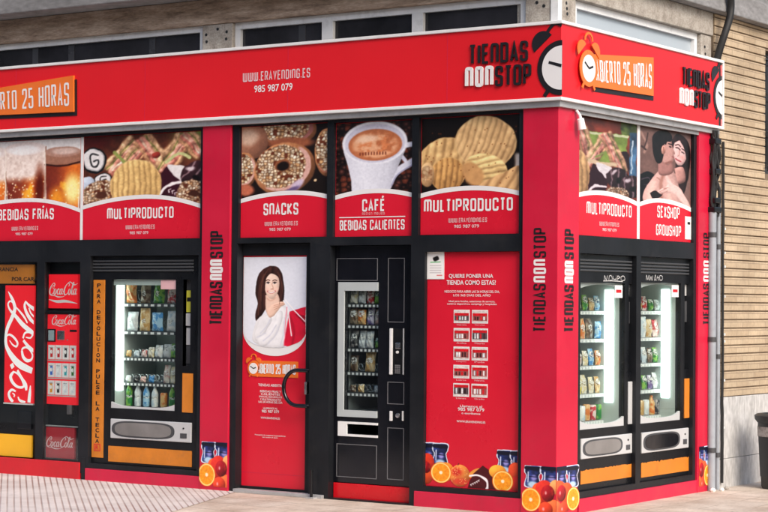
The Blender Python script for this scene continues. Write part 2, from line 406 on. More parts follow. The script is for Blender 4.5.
class Cv:
    def __init__(s, x0, x1, y0, y1, nx, bg, ss=2):
        s.con = .55; s.ext = (x0, x1, y0, y1); s.nx = nx; s.ny = max(2, int(round(nx * (y1 - y0) / (x1 - x0)))); s.ss = ss
        W, H = s.nx * ss, s.ny * ss
        s.X, s.Y = np.meshgrid(x0 + (np.arange(W) + .5) / W * (x1 - x0), y0 + (np.arange(H) + .5) / H * (y1 - y0))
        s.c = np.ones((H, W, 3)) * np.array(bg, float); s.a = np.ones((H, W)); s.u = W / (x1 - x0)
    def warp(s, amp, sc, seed=0):
        s.X, s.Y = s.X + amp * (fbm(s.X * sc, s.Y * sc, 50 + seed, 3) - .44) * 2, s.Y + amp * (fbm(s.X * sc, s.Y * sc, 70 + seed, 3) - .44) * 2
    def tone(s, gain, sat, tint=(1, 1, 1)):
        l = s.c.mean(-1, keepdims=True); s.c = np.clip((l + (s.c - l) * sat) * gain * np.array(tint), 0, 255)
    def blur(s, r):
        for i in range(3): s.c[..., i] = np.clip(gauss(s.c[..., i], r * s.u), 0, 255)
    def round_off(s, m, r, k=.5, lx=-.55, ly=-.8, rim=.25):
        """gives a flat shape in the print a rounded, lit look"""
        b = gauss(m, r * s.u); gy, gx = np.gradient(b); L = (gx * lx + gy * ly) * -r * s.u * 1.6
        s.c = np.clip(s.c * (1 + (m * (k * L - rim * np.clip(.92 - b, 0, 1)))[..., None]), 0, 255)
    def put(s, m, col, alpha=None):
        m = np.clip(m, 0, 1)[..., None]; col = np.asarray(col, float)
        s.c = s.c * (1 - m) + col * m
        if alpha is not None: s.a = np.maximum(s.a, m[..., 0])
    def er(s, cx, cy, rx, ry, rot=0):
        a = math.radians(rot); dx, dy = s.X - cx, s.Y - cy
        u = (dx * math.cos(a) + dy * math.sin(a)) / rx; v = (-dx * math.sin(a) + dy * math.cos(a)) / ry
        return np.hypot(u, v), u, v
    def ell(s, cx, cy, rx, ry, col, rot=0, soft=.03, shade=0, alpha=None):
        r, u, v = s.er(cx, cy, rx, ry, rot); m = 1 - sm(1 - soft, 1 + soft, r)
        col = np.array(col, float)
        if shade: col = np.clip(col * (1 + shade * (-.6 * u - .7 * v) - abs(shade) * .35 * r[...] ** 3)[..., None] if False else col[None, None, :] * (1 + shade * (-.55 * u - .7 * v) - abs(shade) * .3 * np.minimum(r, 1) ** 3)[..., None], 0, 255)
        s.put(m, col, alpha); return m
    def inside(s, pts):
        m = np.zeros(s.X.shape, bool); n = len(pts)
        for i in range(n):
            (xa, ya), (xb, yb) = pts[i], pts[(i + 1) % n]
            if ya == yb: continue
            m ^= ((ya > s.Y) != (yb > s.Y)) & (s.X < (xb - xa) * (s.Y - ya) / (yb - ya) + xa)
        return m.astype(float)
    def blob(s, pts, col, alpha=None, smooth=True, vol=0, k=.5):
        if smooth: pts = [tuple(p) for p in catmull(list(pts) + [pts[0]], 6)][:-1]
        m = s.inside(pts); s.put(m, col, alpha)
        if vol: s.round_off(m, vol, k)
        return m
    def line(s, pts, w, col, soft=.25, alpha=None, smooth=True):
        if smooth and len(pts) > 2: pts = [tuple(p) for p in catmull(pts, 6)]
        d = np.full(s.X.shape, 1e9)
        for (xa, ya), (xb, yb) in zip(pts[:-1], pts[1:]):
            vx, vy = xb - xa, yb - ya; t = np.clip(((s.X - xa) * vx + (s.Y - ya) * vy) / max(vx * vx + vy * vy, 1e-9), 0, 1)
            d = np.minimum(d, np.hypot(s.X - xa - t * vx, s.Y - ya - t * vy))
        m = 1 - sm(w / 2 * (1 - soft), w / 2 * (1 + soft), d); s.put(m, col, alpha); return m
    def grain(s, k=6, sc=.15, seed=3):
        n = fbm(s.X * sc, s.Y * sc, seed, 4) - .47
        s.c = np.clip(s.c * (1 + n[..., None] * k / 20.0), 0, 255)
    def arrays(s):
        q = s.ss
        c = s.c.reshape(s.ny, q, s.nx, q, 3).mean((1, 3)) / 255.0; a = s.a.reshape(s.ny, q, s.nx, q).mean((1, 3))
        c = np.clip(c, 0, 1); c = c * (1 - s.con) + s.con * c * c * (3 - 2 * c); c = np.where(c <= .04045, c / 12.92, ((c + .055) / 1.055) ** 2.4); return c, a
def picture(cv, fr, s0, s1, z0, z1, d, m, parent, name='photo_print', k=1.0, bend=None):
    c, a = cv.arrays(); ny, nx = a.shape
    # one small face per printed dot: colour per face corner, cut-outs leave faces away
    gs = np.linspace(s0, s1, nx + 1); gz = np.linspace(z1, z0, ny + 1)
    keep = a > .5; jj, ii = np.nonzero(keep)
    SS, ZZ = np.meshgrid(gs, gz)
    if bend is None:
        pt = [SS, np.full(SS.shape, -d), ZZ] if fr.k == 'front' else [np.full(SS.shape, d), SS, ZZ]
    else:
        pt = bend(SS, ZZ)
    V = np.stack(pt, -1).reshape(-1, 3)
    w = nx + 1; q = np.stack([(jj + 1) * w + ii, (jj + 1) * w + ii + 1, jj * w + ii + 1, jj * w + ii], 1)
    used = np.unique(q); remap = np.full(len(V), -1, np.int64); remap[used] = np.arange(len(used)); q = remap[q]; V = V[used]
    me = bpy.data.meshes.new(name); nf = len(q)
    me.vertices.add(len(V)); me.vertices.foreach_set('co', V.ravel().astype(np.float32))
    me.loops.add(nf * 4); me.loops.foreach_set('vertex_index', q.ravel().astype(np.int32))
    me.polygons.add(nf); me.polygons.foreach_set('loop_start', np.arange(0, nf * 4, 4, dtype=np.int32))
    me.polygons.foreach_set('loop_total', np.full(nf, 4, np.int32))
    me.update(calc_edges=True)
    # colours at the dots' corners (averaged) so that the print is smooth
    pad = np.pad(c, ((1, 1), (1, 1), (0, 0)), 'edge'); cc = (pad[:-1, :-1] + pad[1:, :-1] + pad[:-1, 1:] + pad[1:, 1:]) / 4
    cc = cc.reshape(-1, 3)[used]
    at = me.color_attributes.new('ink', 'FLOAT_COLOR', 'POINT')
    at.data.foreach_set('color', np.concatenate([cc * k, np.ones((len(cc), 1))], 1).ravel().astype(np.float32))
    return link_mesh(name, me, m, parent)

# ================================================================ the printed pictures
def nuts(cv, m, scale=.09, seed=0, light=(252, 234, 206), mid=(206, 156, 108), gap=(112, 60, 38)):
    wx, wy = 1.1 * fbm(cv.X * .05, cv.Y * .05, 5 + seed), 1.1 * fbm(cv.X * .05, cv.Y * .05, 25 + seed)
    b1, b2, cid = worley(cv.X * scale * 1.05 + wx, cv.Y * scale * 1.25 + wy, seed)
    e = sm(.02, .16, b2 - b1) * (cid > .10); t = np.clip((cid - .1) * 1.25, 0, 1)[..., None] ** .7
    col = np.array(mid) * (1 - t) + np.array(light) * t
    col = col * ((1 - .34 * sm(.15, .6, b1)) * (.70 + .62 * fbm(cv.X * .16, cv.Y * .16, seed + 40)) * (.8 + .3 * np.modf(cid * 7.3)[0]))[..., None]
    col = np.array(gap) * (1 - e[..., None]) + col * e[..., None]
    cv.put(m, col)
def ridges(cv, m, u, k, amp=.13, ph=0):
    w = np.sin(u * k + ph); w = w + .3 * np.sin(2 * u * k + 1)
    cv.c = np.clip(cv.c * (1 + (m * amp * w)[..., None]), 0, 255)
def chip(cv, cx, cy, rx, ry, rot, col, k=16, ang=0, amp=.13, rim=(236, 200, 140)):
    r, u, v = cv.er(cx, cy, rx, ry, rot)
    wob = 1 + .05 * (fbm(np.arctan2(v, u) * 1.5 + cx, r * 0 + cy, 4, 3) - .5)
    m = 1 - sm(.97, 1.02, r / wob)
    f = fbm(cv.X * .05, cv.Y * .05, int(cx), 4)
    c = np.array(col, float) * (.82 + .34 * f - .10 * v - .06 * u)[..., None]
    cv.put(m, c); a = math.radians(ang)
    ridges(cv, m, u * math.cos(a) + v * math.sin(a) + .08 * v * v, k, amp)
    cv.put(m * sm(.93, .99, r / wob) * .55, rim); return m

def pic_beer():
    cv = Cv(-130, 322, 68, 345, 260, (214, 212, 210)); cv.warp(3, .02); X, Y = cv.X, cv.Y
    for cx, w, top in ((-75, 82, 105), (88, 88, 95), (248, 76, 118)):
        left = cx - w * (1 - .0006 * (Y - top)); right = cx + w * (1 - .0006 * (Y - top))
        m = ((X > left) & (X < right) & (Y > top)).astype(float)
        foam = top + 120 + 26 * fbm(X * .03, Y * .03, 2) if cx < 200 else top + 48 + 5 * fbm(X * .05, Y * .05, 1)
        g = sm(0, 1, (X - left) / np.maximum(right - left, 1)); n = fbm(X * .02, Y * .02, 6)
        amber = np.array((168, 78, 30)) + np.stack([95 * g * n + 60 * sm(.6, .75, n), 75 * g * n + 60 * sm(.6, .75, n), 30 * n], -1)
        dark = sm(1.0, .2, g)[..., None] * np.array((60, 34, 8)); amber = amber - dark * .8
        cv.put(m, np.clip(amber, 0, 255))
        if cx < 200:
            fm = m * (1 - sm(foam - 30, foam + 12, Y)); fn = fbm(X * .09, Y * .09, 3)
            cv.put(fm, np.array((212, 192, 182)) + (fn[..., None] - .4) * 70)
            b1, b2, cid = worley(X * .07, Y * .07, 8); cv.put(m * sm(foam - 40, foam, Y) * (1 - sm(foam, foam + 130, Y)) * (cid > .45) * (1 - sm(.12, .3, b1)), (238, 214, 180))
            cv.ell(cx, top + 4, w, 26, (216, 200, 194)); cv.ell(cx - 8, top + 10, w * .75, 18, (236, 230, 228), soft=.25)
        else:
            cv.put(m * (1 - sm(foam - 4, foam + 4, Y)), (150, 110, 92)); cv.ell(cx, top, w, 20, (166, 130, 116)); cv.ell(cx + 8, top - 2, w * .7, 12, (196, 170, 160), soft=.3)
            cv.line([(cx - w, foam_y) for foam_y in (166,)] + [(cx, 172), (cx + w, 160)], 7, (60, 26, 18))
        cv.line([(cx - w, top), (cx - w * .97, 340)], 4, (230, 214, 200)); cv.line([(cx + w, top), (cx + w * .97, 340)], 4, (120, 70, 40))
    cv.ell(290, 265, 34, 52, (255, 224, 140), soft=.6); cv.ell(225, 300, 30, 40, (226, 140, 44), soft=.7); cv.ell(150, 260, 22, 80, (96, 30, 10), soft=.7)
    b1, b2, cid = worley(X * .055, Y * .055, 21); cv.put((cid > .7) * (1 - sm(.1, .2, b1)) * sm(200, 240, Y), (250, 222, 170))
    cv.tone(1.05, .9, (1.02, 1.0, 1.0)); cv.blur(1.0); cv.grain(4); return cv

def sandwich(cv, pts, w, seed=0):
    """stacked layers along a slanting sandwich edge"""
    (xa, ya), (xb, yb) = pts; L = math.hypot(xb - xa, yb - ya); nx, ny = -(yb - ya) / L, (xb - xa) / L
    lay = [(-.55, .55, (206, 160, 122)), (-.16, .34, (188, 160, 112)), (.08, .42, (226, 150, 132)), (.3, .2, (236, 206, 176)), (.5, .4, (214, 128, 112)), (.8, .36, (196, 146, 108)), (-.3, .12, (150, 150, 84))]
    for o, t, c in lay:
        q = [(xa + (xb - xa) * f + nx * w * (o + .06 * math.sin(9 * f + seed + o * 7)), ya + (yb - ya) * f + ny * w * (o + .06 * math.sin(9 * f + seed + o * 7))) for f in (0, .2, .4, .6, .8, 1)]
        m = cv.line(q, w * t, c, soft=.5); n = fbm(cv.X * .07, cv.Y * .07, seed + 3); cv.c = np.clip(cv.c * (1 + (m * (n - .46) * 1.3)[..., None]), 0, 255); cv.round_off(m, w * .12, .5)

def dark_donut(cv, cx, cy, rx, ry, rot=0):
    m = cv.ell(cx, cy, rx, ry, (62, 36, 44), rot, shade=.5)
    r, u, v = cv.er(cx, cy, rx, ry, rot); s = np.sin(u * 9 + 3 * v + 2 * fbm(u * 3, v * 3, 2))
    cv.put(m * sm(.75, .98, s) * .8, (168, 142, 150)); cv.ell(cx + rx * .1, cy + ry * .15, rx * .28, ry * .22, (24, 12, 14), rot, soft=.3)
    cv.ell(cx - rx * .35, cy - ry * .5, rx * .3, ry * .14, (214, 200, 208), rot - 25, soft=.5)

def can_top(cv, cx, cy, rx, ry, rot=0):
    cv.ell(cx, cy, rx, ry, (22, 24, 28), rot); cv.ell(cx - 1, cy - 1, rx * .86, ry * .86, (206, 208, 212), rot, shade=.2); cv.ell(cx, cy, rx * .74, ry * .74, (228, 229, 232), rot)
    cv.line([(cx + rx * .25, cy - ry * .42), (cx - rx * .2, cy - ry * .5), (cx - rx * .28, cy), (cx - rx * .05, cy + ry * .5), (cx + rx * .3, cy + ry * .35), (cx + rx * .28, cy + ry * .02), (cx, cy + ry * .05)], rx * .14, (40, 42, 46))

def pic_multi():
    cv = Cv(6, 478, 62, 362, 260, (70, 34, 26)); cv.warp(7, .03); X, Y = cv.X, cv.Y
    cv.put(np.ones(X.shape) * .8, np.array((120, 66, 44)) * (.5 + fbm(X * .02, Y * .02, 4)[..., None]))
    cv.put(sm(330, 420, X) * (1 - sm(110, 190, Y)), np.array((126, 152, 74)) * (.6 + .8 * fbm(X * .05, Y * .05, 9)[..., None]))
    cv.put((1 - sm(60, 150, X)) * (1 - sm(90, 130, Y)), (96, 28, 22))
    sandwich(cv, ((112, 205), (215, 92)), 46, 1); sandwich(cv, ((185, 175), (268, 82)), 34, 4); sandwich(cv, ((245, 75), (322, 185)), 44, 2)
    sandwich(cv, ((318, 215), (408, 82)), 46, 5); sandwich(cv, ((415, 70), (482, 150)), 40, 3)
    cv.line([(130, 130), (180, 190), (150, 210)], 14, (150, 166, 90)); cv.ell(300, 150, 16, 14, (160, 60, 50), shade=.4)
    cv.line([(340, 180), (385, 150), (430, 165)], 14, (196, 206, 140))
    can_top(cv, 48, 160, 50, 56, -12); cv.ell(24, 262, 34, 32, (176, 196, 222), shade=.3); can_top(cv, 88, 245, 38, 30)
    cv.blob([(345, 192), (425, 205), (398, 270), (330, 235)], (226, 224, 226), smooth=False)
    cv.blob([(338, 196), (402, 268), (380, 340), (300, 330), (304, 256)], (72, 20, 42), smooth=False)
    cv.line([(316, 312), (340, 280), (395, 268), (420, 285)], 11, (240, 238, 240)); 
    for i, (x, y) in enumerate(((352, 298), (364, 304), (376, 310))): cv.line([(x + 5, y - 6), (x - 3, y - 2), (x, y + 7)], 3, (244, 240, 240), smooth=False)
    dark_donut(cv, 448, 238, 50, 58, 20)
    r, u, v = cv.er(78, 305, 82, 58, -6); nuts(cv, (1 - sm(.97, 1.03, r)), .085, 3); cv.ell(78, 308, 24, 13, (96, 56, 40), soft=.2)
    chip(cv, 218, 275, 102, 112, 0, (218, 176, 112), 30, 0)
    r, u, v = cv.er(446, 312, 66, 56, 0); nuts(cv, (1 - sm(.97, 1.03, r)), .085, 11); cv.ell(448, 312, 22, 14, (84, 46, 32), soft=.2)
    cv.tone(.97, .82, (1.02, .99, .98)); cv.blur(1.1); cv.grain(4); return cv

def pic_donuts():
    cv = Cv(34, 368, 54, 328, 230, (38, 26, 22)); cv.warp(5, .02); X, Y = cv.X, cv.Y
    def don(cx, cy, rx, ry, rot, sd, hole=True, glaze=(206, 158, 148), cut=.35):
        m = cv.ell(cx, cy, rx, ry, (176, 120, 84), rot, shade=.35)
        r, u, v = cv.er(cx - rx * .06, cy - ry * .06, rx * .95, ry * .92, rot)
        cv.put((1 - sm(.96, 1.0, r)) * sm(.0, .2, u + v + .2 * fbm(X * .03, Y * .03, sd)), glaze)
        r2, u2, v2 = cv.er(cx - rx * .12, cy - ry * .08, rx * .86, ry * .85, rot); nm = 1 - sm(.93, 1.0, r2 + .12 * (fbm(X * .06, Y * .06, sd + 2) - .5))
        nuts(cv, nm, .075, sd)
        if hole:
            cv.ell(cx - rx * .06, cy - ry * .14, rx * .26, ry * .24, (150, 96, 66), rot, soft=.1); cv.ell(cx - rx * .05, cy - ry * .1, rx * .2, ry * .18, (36, 22, 18), rot, soft=.25)
    don(218, 72, 105, 62, 0, 31, False, (150, 100, 96)); cv.ell(222, 120, 90, 20, (150, 92, 66), soft=.3)
    cv.ell(70, 108, 68, 66, (168, 118, 96), shade=.3); cv.ell(60, 92, 40, 30, (206, 168, 146), soft=.4)
    don(44, 215, 50, 68, 0, 12, False); cv.ell(52, 292, 30, 22, (186, 108, 84), soft=.3)
    don(362, 160, 46, 88, 0, 17, False, (176, 116, 96)); cv.ell(320, 262, 5, 5, (226, 190, 150))
    don(200, 215, 120, 96, -12, 44); cv.ell(250, 275, 26, 14, (196, 176, 200), -35, soft=.4); cv.ell(232, 292, 30, 8, (110, 92, 130), -20, soft=.5)
    cv.tone(1.02, .9); cv.blur(.9); cv.grain(4); return cv

def pic_coffee():
    cv = Cv(32, 330, 34, 322, 210, (40, 26, 24)); X, Y = cv.X, cv.Y
    b1, b2, cid = worley(X * .042, Y * .05, 4); e = sm(.02, .2, b2 - b1)
    cv.put(e, np.array((78, 48, 42)) * (.45 + .9 * cid)[..., None] * (1.15 - 1.0 * b1)[..., None]); cv.put(e * (1 - sm(.03, .08, np.abs(b1 - .12))) * .35, (150, 116, 108))
    cv.put(e * (cid > .8) * .5, (120, 62, 40))
    cv.line([(282, 150), (300, 132), (345, 126)], 20, (214, 214, 228)); cv.line([(278, 160), (300, 190)], 14, (196, 196, 214))
    cv.line([(236, 290), (262, 235), (350, 180)], 24, (208, 208, 224)); cv.line([(248, 285), (275, 240), (350, 196)], 6, (160, 160, 184))
    body = [(56, 110), (62, 150), (78, 200), (92, 260), (96, 330), (240, 330), (248, 270), (276, 205), (300, 150), (306, 110)]
    m = cv.inside(body); g = (X - 60) / 240.0
    cv.put(m, np.array((216, 216, 230)) * (1.02 - .28 * np.abs(g - .35) ** 1.2 - .12 * sm(.7, 1, g))[..., None])
    cv.ell(182, 116, 126, 84, (226, 226, 238)); cv.ell(182, 118, 116, 76, (196, 194, 212)); 
    m = cv.ell(184, 124, 104, 62, (176, 112, 80))
    r, u, v = cv.er(184, 124, 104, 62); n = fbm(X * .03, Y * .05, 9, 5)
    cv.put(m * (1 - sm(.72, .95, r)) * sm(.3, .6, n), (222, 164, 132)); cv.put(m * (1 - sm(.5, .8, r)) * sm(.45, .6, fbm(X * .05, Y * .08, 2)), (206, 130, 92))
    cv.ell(150, 100, 40, 14, (236, 190, 164), -8, soft=.6)
    for i in range(10): cv.line([(126 + i * 11, 153 + .14 * (i - 5) ** 2 * .4), (126 + i * 11, 161 + .14 * (i - 5) ** 2 * .4)], 5, (120, 66, 50))
    cv.blur(1.1); cv.grain(3); return cv

def pic_chips():
    cv = Cv(33, 400, 48, 322, 250, (34, 24, 20)); cv.warp(6, .02); X, Y = cv.X, cv.Y
    cv.put(sm(372, 392, X) * sm(175, 190, Y), (222, 212, 204))
    chip(cv, 118, 185, 98, 66, -12, (218, 174, 116), 20, 20); chip(cv, 272, 142, 114, 94, 8, (222, 178, 124), 34, 12, .11)
    chip(cv, 132, 250, 66, 64, 0, (206, 154, 92), 20, 5); cv.ell(56, 250, 26, 46, (222, 178, 128), shade=.3); nuts(cv, cv.ell(54, 245, 22, 30, (222, 178, 128)) * .4, .06, 4)
    chip(cv, 272, 238, 82, 58, 14, (238, 198, 132), 20, 60, .16); cv.ell(225, 250, 34, 50, (214, 160, 104), -40, soft=.2)
    m = cv.blob([(248, 290), (320, 258), (402, 232), (402, 325), (262, 325)], (222, 172, 118)); ridges(cv, m, (X - 250) / 100 + (Y - 230) / 160, 16, .14)
    for i in range(60):
        x, y = random.uniform(50, 390), random.uniform(80, 320); cv.ell(x, y, 2.2, 2, (140, 80, 40), soft=.5)
    cv.tone(.95, .78, (1.0, .97, .95)); cv.blur(.9); cv.grain(4, .05); return cv

def pic_multi_side():
    cv = Cv(54, 276, 24, 332, 210, (120, 52, 36)); cv.warp(7, .04); X, Y = cv.X, cv.Y
    cv.put(np.ones(X.shape) * .7, np.array((170, 72, 46)) * (.5 + fbm(X * .03, Y * .03, 4)[..., None]))
    cv.put((X > 215) * (Y < 75) * 1., np.array((90, 110, 50)) * (.6 + fbm(X * .06, Y * .06, 4)[..., None]))
    cv.blob([(92, 78), (240, 74), (236, 190), (110, 200)], np.array((150, 184, 78)) * (.7 + .5 * fbm(X * .03, Y * .03, 2)[..., None]), smooth=False)
    cv.line([(95, 84), (240, 80)], 8, (206, 220, 170)); cv.blob([(196, 150), (240, 140), (245, 210), (200, 215)], (62, 30, 40))
    cv.blob([(248, 60), (276, 60), (276, 240), (248, 240)], np.array((70, 120, 160)) * (.5 + fbm(X * .05, Y * .03, 7)[..., None]), smooth=False); cv.line([(258, 90), (256, 220)], 5, (196, 222, 238))
    sandwich(cv, ((66, 60), (104, 180)), 26, 1); sandwich(cv, ((95, 205), (165, 88)), 26, 2); sandwich(cv, ((160, 80), (222, 215)), 28, 3)
    cv.line([(105, 190), (150, 200), (190, 190)], 16, (226, 200, 160)); cv.line([(120, 175), (160, 150)], 7, (150, 170, 90))
    chip(cv, 58, 262, 50, 108, 0, (216, 170, 112), 16, 0)
    cv.blob([(125, 196), (180, 205), (168, 258), (128, 230)], (228, 226, 230), smooth=False); cv.blob([(118, 200), (168, 258), (160, 300), (98, 300), (100, 240)], (70, 20, 44), smooth=False)
    cv.line([(104, 300), (120, 284), (160, 284)], 8, (238, 236, 240)); dark_donut(cv, 204, 246, 42, 44, -20); dark_donut(cv, 258, 272, 44, 44, -20)
    r, u, v = cv.er(205, 305, 44, 28); nuts(cv, 1 - sm(.96, 1.04, r), .11, 5); cv.tone(.80, .72, (1.0, .98, 1.0)); cv.blur(1.1); cv.grain(3); return cv

def pic_couple():
    cv = Cv(14, 230, 34, 350, 240, (134, 110, 102)); cv.warp(4, .02); X, Y = cv.X, cv.Y
    cv.put(np.ones(X.shape) * .6, np.array((124, 100, 92)) * (.7 + .6 * fbm(X * .02, Y * .02, 4)[..., None])); cv.put(sm(150, 228, X) * .5, (156, 132, 126))
    cv.line([(18, 60), (40, 110), (30, 140)], 10, (166, 138, 126), soft=.6); cv.line([(48, 60), (30, 122)], 5, (84, 66, 62)); cv.line([(20, 118), (36, 128)], 8, (84, 66, 62))
    cv.blob([(14, 232), (50, 215), (84, 236), (88, 270), (40, 330), (14, 330)], (28, 22, 28)); cv.line([(20, 250), (50, 240), (60, 262)], 4, (96, 86, 98)); cv.line([(30, 270), (54, 272)], 4, (80, 72, 84))
    n = fbm(X * .06, Y * .03, 13); hw = np.array((58, 40, 40)) * (.5 + 1.0 * n[..., None])
    cv.blob([(146, 72), (172, 44), (206, 56), (228, 96), (226, 170), (214, 240), (196, 300), (166, 268), (150, 240), (164, 168)], hw, vol=8, k=.3)
    cv.blob([(158, 188), (196, 180), (206, 236), (170, 250)], (190, 148, 138), vol=8)
    cv.blob([(160, 82), (182, 70), (206, 84), (214, 116), (206, 150), (188, 172), (170, 172), (158, 150), (154, 116)], (222, 190, 184), vol=8, k=.25)
    cv.line([(164, 92), (176, 88), (186, 96)], 4, (66, 42, 40)); cv.line([(192, 104), (204, 110), (208, 118)], 4, (66, 42, 40)); cv.line([(166, 102), (176, 103), (184, 110)], 4.5, (54, 36, 38)); cv.line([(190, 118), (200, 122)], 4, (54, 36, 38))
    cv.line([(182, 110), (178, 132), (172, 138)], 3, (186, 140, 130)); cv.line([(164, 150), (174, 155), (185, 157)], 6, (176, 84, 92)); cv.ell(190, 140, 9, 8, (230, 170, 160), soft=.9)
    cv.blob([(196, 62), (222, 92), (224, 150), (212, 176), (208, 130), (200, 96), (184, 72)], hw, vol=6, k=.6)
    sk = np.array((206, 170, 160)) * (.9 + .2 * fbm(X * .015, Y * .015, 8)[..., None])
    cv.blob([(30, 348), (26, 318), (44, 272), (78, 222), (104, 196), (150, 198), (170, 236), (188, 296), (198, 352), (110, 354)], sk, vol=14, k=.3)
    cv.line([(112, 214), (100, 262), (106, 340)], 12, (176, 132, 118), soft=.95); cv.line([(70, 262), (52, 326)], 20, (234, 198, 184), soft=.95); cv.line([(132, 240), (140, 330)], 16, (226, 188, 174), soft=.95); cv.line([(84, 236), (96, 246), (104, 270)], 5, (178, 136, 122), soft=.9)
    cv.blob([(90, 146), (140, 146), (150, 206), (92, 222)], (170, 130, 122), vol=7, k=.3)
    cv.blob([(104, 70), (138, 68), (148, 90), (153, 104), (162, 128), (154, 136), (156, 150), (150, 166), (130, 178), (108, 168), (98, 130)], (196, 156, 146), vol=7, k=.25)
    cv.line([(134, 92), (148, 92)], 4.5, (44, 30, 30)); cv.ell(142, 103, 6, 3, (40, 28, 30)); cv.line([(148, 144), (156, 146)], 4, (150, 84, 84)); cv.line([(122, 172), (146, 164)], 8, (150, 108, 98), soft=.9)
    n2 = fbm(X * .09, Y * .05, 17)
    cv.blob([(64, 112), (66, 70), (92, 42), (128, 40), (146, 58), (144, 80), (128, 84), (122, 100), (116, 98), (112, 140), (104, 168), (86, 176), (72, 152)], np.array((36, 27, 29)) * (.5 + 1.1 * n2[..., None]), vol=5, k=.4)
    cv.ell(112, 120, 9, 17, (206, 158, 142), 8, shade=.3); cv.line([(112, 110), (114, 128)], 3, (150, 104, 92), soft=.7)
    cv.blob([(234, 348), (208, 342), (164, 300), (132, 292), (106, 296), (84, 304), (80, 296), (98, 282), (120, 270), (128, 254), (118, 230), (126, 222), (142, 240), (160, 256), (184, 268), (212, 304)], (232, 198, 188), vol=5, k=.2)
    for q in (((124, 276), (92, 292)), ((130, 284), (104, 300)), ((132, 270), (112, 278))): cv.line(list(q), 2.6, (180, 138, 128), smooth=False)
    cv.ell(82, 301, 6, 4, (70, 30, 44)); cv.blob([(56, 304), (78, 290), (100, 302), (108, 296), (98, 312), (70, 324)], (44, 34, 42)); cv.tone(.88, .86, (1.0, .97, .99)); cv.con = .7; cv.blur(1.0); cv.grain(3); return cv

